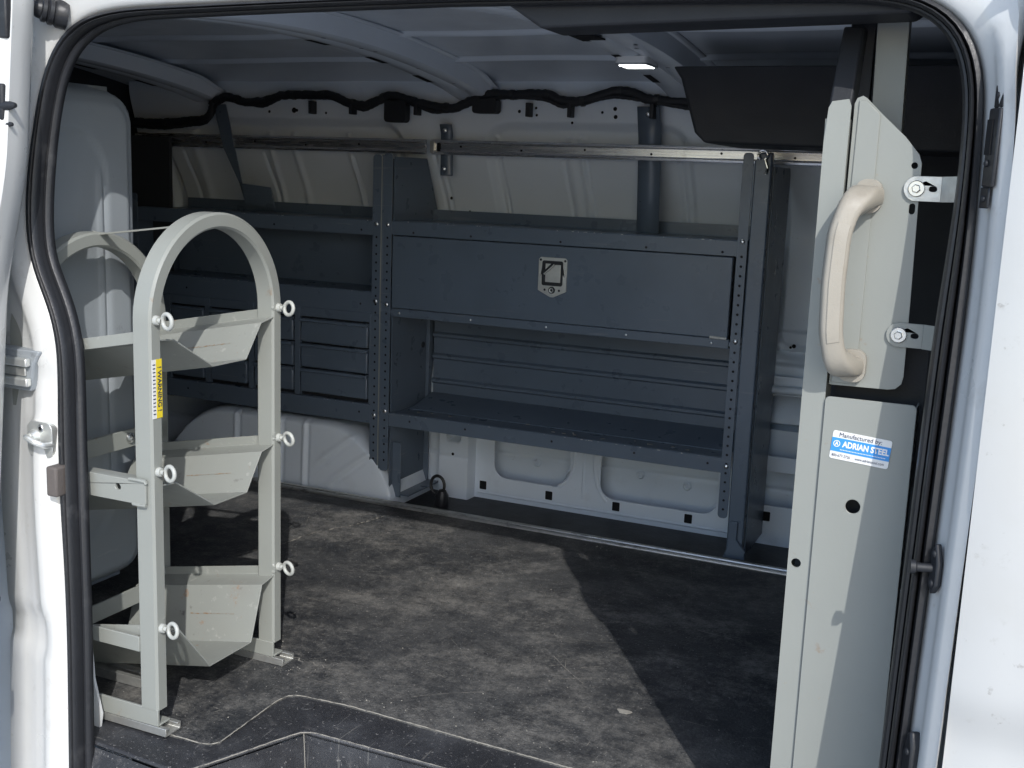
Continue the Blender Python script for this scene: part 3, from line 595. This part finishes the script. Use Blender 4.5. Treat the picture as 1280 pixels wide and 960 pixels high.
# ribbed back panel
bk = [(3.196, .275)]
for zc in (.34, .42, .49, .545): bk += [(3.196, zc-.010), (3.186, zc-.004), (3.186, zc+.004), (3.196, zc+.010)]
bk += [(3.196, .586), (3.199, .586), (3.199, .275)]
MB().prism(bk, lambda u, v, w: (w, u, v), x0+.02, x1+.03).build('back_panel', 'shelf', lock, smooth=20)
MB().prism([(3.05, .268), (3.19, .292), (3.196, .292), (3.196, .30), (3.185, .30), (3.05, .27)], lambda u, v, w: (w, u, v), x0+.02, x1+.02).build('shelf_back_lip', 'shelf', lock, smooth=20)
MB().box(x0+.004, x1-.004, 3.19, 3.193, .60, .85).build('locker_back', 'shelf', lock)
MB().lathe([(0, .003), (.009, .003), (.010, 0)], (-1.719, 3.15, .46), (1, 0, 0)).build('end_plug', 'trim', lock)
for x, zs in ((-1.737, (.845, .605, .275)), (-.668, (.855, .592, .250))):
    for z in zs: bolt(lock, (x, FY-.003, z), .0068, .0045)
for x in (-1.65, -1.46, -1.18, -.93, -.72):
    for z in (.825, .252): MB().lathe([(0, .0004), (.0035, .0004)], (x, FY-.0002, z), (0, -1, 0), 10).build('pilot_hole', 'hole', lock)
# swarf and chips on the bottom shelf
sw = MB()
for k in range(26):
    x = random.uniform(x0+.05, x1-.05); y = random.uniform(FY+.03, FY+.16); w = random.uniform(.002, .006); sw.box(x-w, x+w, y-w*.6, y+w*.6, .2682, .2702)
q = sw.build('debris', 'dust', lock, smooth=0); q['kind'] = 'stuff'
def chips(parent, x0, x1, zs, n):
    m = MB()
    for k in range(n):
        z = random.choice(zs); x = random.uniform(x0, x1); w = random.uniform(.001, .005); h = random.uniform(.0006, .0018)
        m.add([(x-w, FY-.0003, z-h*2.2), (x+w*.6, FY-.0003, z-h*1.6), (x+w, FY-.0003, z-.0031), (x-w*.8, FY-.0003, z-.0031)], [(0, 1, 2, 3)])
    q = m.build('paint_chips', 'zinc', parent, smooth=0); q['kind'] = 'stuff'
chips(lock, x0+.01, x1-.01, (.858, .272), 46)
# hook on the post head
hk = thing('wire_hook', 'small bent wire hook on top of the shelf end post', 'hook')
MB().tube([Vector((-.632+.012*math.cos(a), FY-.004, 1.078+.012*math.sin(a))) for a in [R(-60+300*k/24) for k in range(25)]], .0035, 8).build('hook_loop', 'bolt', hk)
MB().tube([(-.626, FY-.004, 1.068), (-.618, FY-.004, 1.045), (-.622, FY-.002, 1.03)], .003, 8).build('hook_tail', 'bolt', hk)

# ---- drawer unit
dru = thing('shelf_unit', 'dark grey steel shelving unit with rows of small drawers', 'shelving', group='shelving units along the far wall')
a0, a1 = -2.70, -1.790
post(dru, a1, -1.761, .095, 1.05); perforations(dru, (-1.775,), .12, .83)
MB().box(-1.7605, -1.7575, FY-.005, FY+.02, .10, 1.05).build('upright_flange', 'rack', dru, bevel=.001)
post(dru, -2.735, a0, .25, .90)
MB().plate([(FY+.004, .23), (3.20, .30), (3.24, .52), (3.24, .80), (3.16, 1.04), (FY+.004, 1.04)], [], YZ, -1.762, -1.759).build('end_panel', 'shelf', dru)
MB().plate([(FY+.004, .23), (3.20, .30), (3.24, .80), (FY+.004, .86)], [], YZ, -2.738, -2.735).build('end_panel', 'shelf', dru)
shelf_tray(dru, a0, a1, .856, .045, 'top_shelf'); shelf_tray(dru, a0, a1, .640, .066, 'middle_shelf'); shelf_tray(dru, a0, a1, .290, .060, 'bottom_shelf')
MB().box(a0, a1, FY+.2, FY+.204, .29, .85).build('back_panel', 'shelf', dru)
MB().box(a0, a1, FY+.010, FY+.016, .292, .573).build('drawer_backing', 'trim', dru)
cols = [(-2.045, -1.800), (-2.225, -2.075), (-2.40, -2.255), (-2.56, -2.43)]
rows = [(.464, .540), (.384, .459), (.304, .379)]
proto = {}
for ci, (c0, c1) in enumerate(cols):
    for ri, (z0, z1) in enumerate(rows):
        w = c1-c0; key = ci
        if key not in proto:
            m = MB(); h = z1-z0
            m.box(0, w, 0, .016, 0, h-.008); d = m.build('drawer', 'shelf', dru, bevel=.004)
            l = MB().prism([(-.010, h-.010), (-.006, h-.001), (.010, h), (.010, h-.008), (-.003, h-.012)], lambda u, v, q: (q, u, v), .0, w).build('drawer_pull', 'shelf', d, bevel=.0012)
            d.location = (c0, FY-.006, z0); proto[key] = (d, l)
        else:
            d, l = proto[key]; d2 = d.copy(); C.objects.link(d2); d2.location = (c0, FY-.006, z0); l2 = l.copy(); C.objects.link(l2); l2.parent = d2
for (p0, p1) in ((-2.07, -2.05), (-2.25, -2.23), (-2.425, -2.405), (-2.60, -2.57), (-1.797, -1.791)):
    MB().box(p0, p1, FY-.002, FY+.012, .292, .573).build('drawer_divider', 'shelf', dru, bevel=.001)
MB().box(a0, a1, FY-.001, FY+.01, .545, .5735).build('drawer_header', 'shelf', dru, bevel=.001)
for z in (.845, .612, .258): bolt(dru, (-1.775, FY-.003, z), .0068, .0045)
for x in (-2.5, -2.15, -1.83):
    for z in (.825, .60, .262): MB().lathe([(0, .0004), (.0035, .0004)], (x, FY-.0002, z), (0, -1, 0), 10).build('pilot_hole', 'hole', dru)

chips(dru, -2.5, a1-.01, (.856, .640, .290), 40)
# loose tie-down in the corner
td = thing('cable_loop', 'black loop and plug lying by the wheel arch end panel', 'cable')
MB().tube([Vector((-1.605+.024*math.cos(a), 3.06, .032+.030*math.sin(a))) for a in [2*math.pi*k/28 for k in range(28)]], .005, 8, True, Vector((0, 1, 0))).build('loop', 'rubber', td)
MB().lathe([(0, .05), (.012, .048), (.022, .03), (.024, .0), (0, -.004)], (-1.585, 3.05, -.026), (.1, -.1, 1), 14).build('plug', 'rubber', td)

# ================================================================ cylinder rack
rack = thing('cylinder_rack', 'light grey steel cylinder rack with two arches and three troughs', 'rack')
CY, RO, TH = 1.631, .184, .028
def arch_frame(xa, xb, spring, zbot, name):
    rc = RO-TH/2; path = [(0, CY-rc, zbot)]+[(0, CY-rc, zbot+(spring-zbot)*k/4) for k in (1, 2, 3)]
    path += [(0, CY-rc*math.cos(math.pi*k/40), spring+rc*math.sin(math.pi*k/40)) for k in range(41)]
    path += [(0, CY+rc, zbot+(spring-zbot)*k/4) for k in (3, 2, 1, 0)]
    w = (xb-xa)/2; t = TH/2; b = .004
    pf = [(-w+b, -t), (w-b, -t), (w, -t+b), (w, t-b), (w-b, t), (-w+b, t), (-w, t-b), (-w, -t+b)]
    return MB().sweep([(p[0]+(xa+xb)/2, p[1], p[2]) for p in path], pf).build(name, 'rack', rack, smooth=30)
arch_frame(-1.345, -1.305, .734, .046, 'arch'); arch_frame(-1.628, -1.590, .684, .046, 'arch')
# sloping troughs
tilt = .19
def trough(z0, depth, yn, yf, name, fwd=0.):
    t = .0028
    sec = [(1.462, -.004), (1.462, -.024), (1.505, -.028), (yn, -depth), (yf, -depth), (1.752, -.024), (1.797, -.016), (1.797, .004)]
    n = len(sec); pr = sec
    # thickened outline
    off = []
    for i, (y, z) in enumerate(sec):
        a = Vector(sec[max(i-1, 0)]); b = Vector(sec[min(i+1, n-1)]); d = (b-a).normalized(); off.append((y-d.y*t, z+d.x*t))
    m = MB(); Xf, Xr = -1.306+fwd, -1.63; ring = sec+off[::-1]; k = len(ring)
    for x in (Xf, Xr):
        for i, (y, z) in enumerate(ring):
            s = (1.752-y)/.3; xx = x
            m.v.append((xx, y, z0+z+tilt*(x+1.306)))
    m.f += [(i, (i+1) % k, (i+1) % k+k, i+k) for i in range(k)]
    m.f += [(i, i+1, k-2-i, k-1-i) for i in range(n-1)]+[(k+i, k+k-1-i, k+k-2-i, k+i+1) for i in range(n-1)]
    return m.build(name, 'tray', rack, bevel=.0008, smooth=20)
trough(.731, .088, 1.608, 1.705, 'trough'); trough(.478, .094, 1.608, 1.705, 'trough'); trough(.206, .132, 1.590, 1.716, 'trough')
def scuff(z0, y0, z1, y1, xs, w, mat='rust'):
    P = resample([Vector((x, 0, 0)) for x in xs], 24); vs = []
    for p in P:
        f = .5+random.uniform(-.006, .006); h = w*random.uniform(.1, 1); y = y0+(y1-y0)*f; z = z0+(z1-z0)*f+tilt*(p.x+1.306)
        n = Vector((0, -(z1-z0), (y1-y0))); n.normalize(); t = Vector((0, y1-y0, z1-z0)).normalized()
        n = n if n.z > 0 else -n; c = Vector((p.x, y, z))+n*.0034; vs += [c-t*h, c+t*h]
    MB().add(vs, [(2*i, 2*i+1, 2*i+3, 2*i+2) for i in range(23)]).build('scuff_mark', mat, rack, smooth=0)
for z0, dp, yf in ((.731, .088, 1.705), (.478, .094, 1.705), (.206, .132, 1.716)):
    scuff(z0-dp, yf, z0-.024, 1.752, (-1.36, -1.47), .0013); scuff(z0-dp, yf, z0-.024, 1.752, (-1.485, -1.50), .008, 'ink2'); scuff(z0-dp-.01, yf, z0-.03, 1.752, (-1.40, -1.425), .003)
# weld beads where the troughs meet the arch
for z in (.735, .480, .208):
    for y in (1.792, 1.470):
        MB().tube([Vector((-1.309+random.uniform(-.0015, .0015), y+random.uniform(-.002, .002), z-.004+.018*(k/7-.5)*2*.6)) for k in range(8)], .0042, 7).build('weld_bead', 'rack', rack)
# side bars
sb = MB().plate([(-1.60, .424), (-1.318, .424), (-1.316, .427), (-1.316, .463), (-1.318, .466), (-1.60, .466)], [slot(-1.377, .449, .012, .0055)], XZ, 1.4405, 1.4465).build('side_bar', 'rack', rack, bevel=.0012)
MB().box(-1.60, -1.345, 1.447, 1.470, .460, .4655).build('side_bar_flange', 'rack', rack, bevel=.001)
MB().tube([(-1.352, 1.4412, .4665), (-1.334, 1.4405, .467), (-1.317, 1.4408, .4665), (-1.3150, 1.4412, .462)], .0035, 7).build('weld_bead', 'rack', rack)
MB().tube([(-1.345, 1.4412, .4235), (-1.33, 1.4405, .423), (-1.316, 1.4412, .4235)], .003, 7).build('weld_bead', 'rack', rack)
MB().box(-1.605, -1.344, 1.447, 1.452, .150, .178).build('side_bar', 'rack', rack, bevel=.0012)
for z in (.455, .120):
    MB().box(-1.596, -1.590, 1.45, 1.81, z-.018, z+.018).build('cross_bar', 'rack', rack, bevel=.0012)
bolt(rack, (-1.589, 1.70, .457), .011, .007, (1, 0, 0))
# foot angles
for ya in (1.447, 1.785):
    MB().box(-1.63, -1.305, ya, ya+.005, .0165, .048).build('foot_angle', 'rack', rack, bevel=.001)
    MB().box(-1.63, -1.305, ya+.0055, ya+.032, .0165, .0205).build('foot_angle', 'rack', rack, bevel=.001)
# tie strap between arch crowns
MB().add([(-1.612, 1.634, .860), (-1.612, 1.650, .860), (-1.318, 1.650, .898), (-1.318, 1.634, .898), (-1.612, 1.634, .863), (-1.612, 1.650, .863), (-1.318, 1.650, .901), (-1.318, 1.634, .901)], [(3,2,1,0),(4,5,6,7),(0,1,5,4),(1,2,6,5),(2,3,7,6),(3,0,4,7)]).build('tie_strap', 'rack', rack)
MB().tube([(-1.612, 1.638, .866), (-1.607, 1.645, .864), (-1.603, 1.652, .862)], .004, 7).build('weld_bead', 'rack', rack)
# eye bolts
eb = None
for y, zs in ((1.461, (.742, .481, .198)), (1.803, (.733, .474, .206))):
    for z in zs:
        if eb is None:
            e = MB().tube([Vector((.024+.0125*math.cos(a), .0125*math.cos(a)*-.25, .0125*math.sin(a))) for a in [2*math.pi*k/28 for k in range(28)]], .0037, 10, True, Vector((.25, 1, 0))).build('eye_bolt', 'ring', rack, smooth=60)
            s_ = MB().lathe([(.0042, .012), (.0042, .006), (.0075, .006), (.0085, .002), (.0085, -.001)], (0, 0, 0), (1, 0, 0), 12).build('shank', 'ring', e)
            eb = (e, s_)
        else:
            e = eb[0].copy(); C.objects.link(e); e.parent = rack; s_ = eb[1].copy(); C.objects.link(s_); s_.parent = e
        e.location = (-1.304, y, z); e.rotation_euler = (random.uniform(-.15, .15), 0, 0)
# warning label on the front upright
wl = MB().box(-1.3048, -1.3042, 1.4495, 1.459, .575, .676).build('warning_label', 'stw', rack)
MB().box(-1.3048, -1.3040, 1.4592, 1.473, .575, .676).build('label_band', 'sty', wl)
def text(body, size, mat, parent, mw, name, bold=.0, sx=1.):
    cu = bpy.data.curves.new('t', 'FONT'); cu.body = body; cu.size = size; cu.align_x = 'CENTER'; cu.align_y = 'CENTER'; cu.offset = bold; cu.resolution_u = 3
    o = bpy.data.objects.new('t', cu); C.objects.link(o); bpy.context.view_layer.update()
    me = bpy.data.meshes.new_from_object(o.evaluated_get(bpy.context.evaluated_depsgraph_get())); bpy.data.objects.remove(o)
    me.transform(mw @ Matrix.Diagonal((sx, 1, 1, 1))); me.materials.clear(); me.materials.append(M[mat])
    q = bpy.data.objects.new(name, me); C.objects.link(q); q.parent = parent; return q
# reads upward on the face that looks forward (+X)
text('! WARNING !', .013, 'ink', wl, Matrix(((0, 0, 1, -1.3036), (0, 1, 0, 1.4663), (-1, 0, 0, .625), (0, 0, 0, 1))) , 'label_text', .0003)
fl = MB()
for k in range(14): fl.box(-1.3042, -1.3038, 1.4512, 1.4572, .582+k*.0065, .5838+k*.0065)
q = fl.build('label_small_print', 'ink', wl, smooth=0); q['kind'] = 'stuff'; wl['label'] = 'white and yellow warning label on the front upright'
# channels under the rack
chp = [(0, 0), (.040, 0), (.040, .0145), (.031, .0145), (.031, .0115), (.036, .0115), (.036, .003), (.004, .003), (.004, .0115), (.009, .0115), (.009, .0145), (0, .0145)]
for ya, xa, xb, lab in ((1.447, -1.66, -1.288, 'galvanised channel under the rack foot beside the door sill'), (1.786, -1.66, -1.282, 'galvanised channel under the inner rack foot on the mat'), (1.575, -1.66, -1.455, 'short galvanised channel between the two rack feet')):
    sc = 1.0 if ya != 1.575 else 1.25
    c = MB().prism([(u*sc, v*sc) for u, v in chp], lambda u, v, w: (w, ya+u, .001+v), xa, xb).build('steel_channel', 'zinc', bevel=.0006, smooth=20)
    tag(c, lab, 'metal channel', 'galvanised channels under the rack')

# ================================================================ partition by the cab
part = thing('cab_bulkhead', 'light grey steel bulkhead with a tan grab handle and blue sticker', 'bulkhead')
def plate(name, out, holes, y0, y1, mat='rack', par=part, bev=.0015): return MB().plate(out, holes, XZ, y0, y1).build(name, mat, par, bevel=bev)
# edge post, a folded channel
pp = [(-.254, .0), (-.223, .0), (-.223, 1.06), (-.2225, 1.106), (-.226, 1.115), (-.247, 1.112), (-.251, 1.104), (-.254, 1.06)]
plate('edge_post', pp, [circ(-.2425, .482, .0068, 16)], 1.548, 1.551, bev=.0)
for sx in (-.2535, -.2245):
    MB().box(sx-.001, sx+.001, 1.5512, 1.60, .0, 1.09).build('post_flange', 'rack', part)
MB().prism([(1.552, 0), (1.60, 0), (1.60, .02), (1.552, .02)], YZ, -.250, -.228).build('post_base', 'rack', part)
MB().add([(-.254,1.553,1.09),(-.224,1.553,1.09),(-.224,1.60,1.09),(-.254,1.60,1.09),(-.252,1.62,1.215),(-.225,1.62,1.215),(-.225,1.66,1.215),(-.252,1.66,1.215)],[(3,2,1,0),(4,5,6,7),(0,1,5,4),(1,2,6,5),(2,3,7,6),(3,0,4,7)]).build('post_head', 'trim', part, bevel=.003)  # black material stands in for the header's shade on the post top
# lower panel with folded edges
lo = rrect(-.222, -.104, .0, .724, .006, 3)
plate('lower_panel', lo, [circ(-.173, .576, .0098, 22)], 1.543, 1.546)
MB().box(-.218, -.10, 1.60, 1.605, .60, .82).build('gap_shade_backing', 'trim', part)  # added dark sheet: paints the cab's darkness into the gap between panels
MB().box(-.1065, -.1042, 1.5465, 1.59, .0, .72).build('panel_fold', 'rack', part)
MB().box(-.206, -.140, 1.575, 1.58, .54, .61).build('hole_shade_plate', 'trim', part)  # black plate added behind the panel hole to stand in for its shade
# upper panel
uo = [(-.220, 1.110), (-.217, 1.117), (-.210, 1.120), (-.205, 1.117), (-.183, 1.096), (-.153, 1.069), (-.134, 1.047), (-.130, 1.036), (-.1295, .985), (-.127, .86), (-.126, .758), (-.128, .748), (-.135, .741), (-.145, .739), (-.221, .738)]
up_ = plate('upper_panel', uo, [circ(-.1385, 1.033, .0042, 14), slot(-.1365, .978, .014, .0038, True)], 1.558, 1.561)
MB().prism([(-.218, .742), (-.186, .742), (-.186, 1.096), (-.205, 1.114), (-.214, 1.114)], XZ, 1.5555, 1.5578).build('panel_doubler', 'rack', up_, bevel=.0008)
# fixing brackets
for zc, x0b in ((1.004, -.133), (.814, -.137)):
    bo = [(x0b+.016*math.cos(a), zc+.016*math.sin(a)) for a in [R(90+180*k/10) for k in range(11)]]+[(x0b+.030, zc-.016), (x0b+.030, zc+.016)]
    b_ = plate('fixing_bracket', bo, [slot(x0b+.020, zc, .010, .0035)], 1.5535, 1.5575, 'zinc' if zc > .9 else 'rack', part, .0008)
    MB().add([(x0b+.030, 1.5535, zc-.016), (x0b+.055, 1.530, zc-.015), (x0b+.055, 1.530, zc+.017), (x0b+.030, 1.5535, zc+.016), (x0b+.030, 1.557, zc-.016), (x0b+.057, 1.533, zc-.015), (x0b+.057, 1.533, zc+.017), (x0b+.030, 1.557, zc+.016)], [(0,1,2,3),(7,6,5,4),(0,4,5,1),(1,5,6,2),(2,6,7,3)]).build('bracket_tab', 'zinc' if zc > .9 else 'rack', b_)
    MB().lathe([(0, .003), (.0095, .003), (.0105, .002), (.0105, 0)], (x0b, 1.5535, zc), (0, -1, 0)).build('washer', 'bolt', b_)
    MB().lathe([(0, .009), (.0045, .009), (.0058, .0075), (.006, .003)], (x0b, 1.5535, zc), (0, -1, 0), 6).build('hex_bolt', 'bolt', b_, smooth=20)
    MB().tube([(x0b, 1.556, zc), (x0b, 1.575, zc)], .004, 8).build('bolt_shank', 'bolt', b_)
# inner pillar above the panels
plate('inner_pillar', [(-.207, 1.06), (-.166, 1.03), (-.171, 1.26), (-.212, 1.26)], [], 1.64, 1.67)
MB().box(-.248, -.216, 1.66, 1.68, .0, 1.27).build('inner_post', 'trim', part)
# grab handle: bowed bar with end caps
hp_ = smoothpts(resample([(-.187, 1.553, .992), (-.195, 1.528, .992), (-.208, 1.508, .978), (-.2165, 1.500, .945), (-.2185, 1.498, .88), (-.2165, 1.500, .815), (-.210, 1.508, .782), (-.200, 1.528, .768), (-.191, 1.553, .768)], 60), 5)
hs = []
for i, p in enumerate(hp_):
    u = abs(2*i/59-1); hs.append(1+.22*sstep(.55, .8, u)-.1*sstep(.85, 1, u))
hm_ = MB(); m_ = 14; vs = []
for i, p in enumerate(hp_):
    t = (hp_[min(i+1, 59)]-hp_[max(i-1, 0)]).normalized(); rf_ = Vector((.94, .34, 0)); r_ = (rf_-t*rf_.dot(t)).normalized(); q_ = t.cross(r_)
    for k in range(m_):
        a = 2*math.pi*k/m_; ca, sa = math.cos(a), math.sin(a); e = .55
        vs.append(p+r_*(.0150*hs[i]*math.copysign(abs(ca)**e, ca))+q_*(.0120*hs[i]*math.copysign(abs(sa)**e, sa)))
hm_.add(vs, [(i*m_+k, i*m_+(k+1) % m_, (i+1)*m_+(k+1) % m_, (i+1)*m_+k) for i in range(59) for k in range(m_)]+[tuple(range(m_)), tuple(range(59*m_, 60*m_))])
hd = hm_.build('grab_handle', 'handle', part, smooth=50); hd['label'] = 'tan plastic grab handle bolted to the grey bulkhead'
gi = []
for i in range(15, 45):
    t = (hp_[i+1]-hp_[i-1]).normalized(); rf_ = Vector((.94, .34, 0)); r_ = (rf_-t*rf_.dot(t)).normalized(); q_ = t.cross(r_)
    if q_.y > 0: q_ = -q_
    gi += [hp_[i]+q_*(.0120*hs[i]+.0004)-r_*.0085, hp_[i]+q_*(.0120*hs[i]+.0010)-r_*.0077, hp_[i]+q_*(.0120*hs[i]+.0010)+r_*.0077, hp_[i]+q_*(.0120*hs[i]+.0004)+r_*.0085]
MB().add(gi, [(4*i+k, 4*i+k+1, 4*i+k+5, 4*i+k+4) for i in range(29) for k in range(3)]).build('grip_insert', 'handle', hd, smooth=20)
for z in (.992, .768): MB().prism(rrect(-.208 if z > .9 else -.21, -.174, z-.022, z+.022, .014), XZ, 1.545, 1.5575).build('handle_foot', 'handle', hd, bevel=.003)
# maker's sticker
ang = math.atan2(-.006, .077); SC = (-.170, .6567)
def smat(dx, dz, y): 
    c, s = math.cos(ang), math.sin(ang); return Matrix(((c, -s, 0, SC[0]+dx*c-dz*s), (0, 0, -1, y), (s, c, 0, SC[1]+dx*s+dz*c), (0, 0, 0, 1)))
def srot(u, v, w): p = smat(u, v, w) @ Vector((0, 0, 0)); return (p.x, p.y, p.z)
stc = MB().prism(rrect(-.0385, .0385, -.0195, .0195, .003), srot, 1.5421, 1.5428).build('sticker', 'stw', part); stc['label'] = 'blue and white maker sticker on the lower bulkhead panel'
MB().prism([(-.0385, -.0090), (.0385, -.0090), (.0385, .0100), (-.0385, .0100)], srot, 1.5417, 1.54205).build('sticker_band', 'stb', stc)
text('Manufactured by:', .0085, 'ink', stc, smat(-.002, .0146, 1.5413), 'sticker_text', 0, .95)
text('ADRIAN STEEL', .0115, 'inkw', stc, smat(.0065, .0022, 1.5413), 'sticker_text', .00045, .80)
text('The Quality Source in Vehicle Solutions', .0036, 'inkw', stc, smat(.005, -.0058, 1.5413), 'sticker_text', 0, .78) if 0 else None
text('800-677-2726', .0056, 'ink', stc, smat(-.0235, -.0142, 1.5413), 'sticker_text', 0, .78)
text('www.adriansteel.com', .0056, 'ink', stc, smat(.014, -.0142, 1.5413), 'sticker_text', 0, .78)
MB().plate([srot(*p, 0)[::2] for p in circ(-.0315, .002, .0046, 20)], [[srot(*p, 0)[::2] for p in circ(-.0315, .002, .0036, 20)]], XZ, 1.5412, 1.5415).build('sticker_emblem', 'inkw', stc)
text('A', .0068, 'inkw', stc, smat(-.0315, .002, 1.5413), 'sticker_emblem', .0003, .9)
q = MB()
for k in range(30): 
    u = -.026+k*.002; p = [srot(u, -.0062, 0)[::2], srot(u+.0013, -.0062, 0)[::2], srot(u+.0013, -.0051, 0)[::2], srot(u, -.0051, 0)[::2]]; q.add([(a, 1.5414, b) for a, b in p], [(0, 1, 2, 3)])
q = q.build('sticker_small_print', 'inkw', stc, smooth=0); q['kind'] = 'stuff'

# ================================================================ overhead box and cab seat
ob = MB().prism([(-.775, 1.262), (-.755, 1.235), (-.715, 1.115), (-.690, 1.092), (-.10, 1.082), (-.10, 1.262)], XZ, 2.58, 2.90).build('overhead_shelf', 'trim', bevel=.006, seg=3)
tag(ob, 'black overhead storage shelf under the roof behind the cab', 'overhead shelf')
seat = MB().box(-.10, .06, 1.72, 2.18, .10, .86).build('cab_seat', 'seat', van, bevel=.05, seg=4)
MB().box(-.10, .00, 1.80, 2.08, .92, 1.10).build('headrest', 'seat', seat, bevel=.04, seg=4)
for y in (1.88, 2.0): MB().tube([(-.04, y, .84), (-.05, y, .95)], .006, 8).build('headrest_post', 'chrome', seat)
MB().box(-.06, .45, 1.72, 2.18, -.05, .12).build('seat_cushion', 'seat', seat, bevel=.05, seg=4)
MB().box(-.02, .4, 1.76, 2.14, -.28, -.05).build('seat_base', 'seat', seat, bevel=.01)
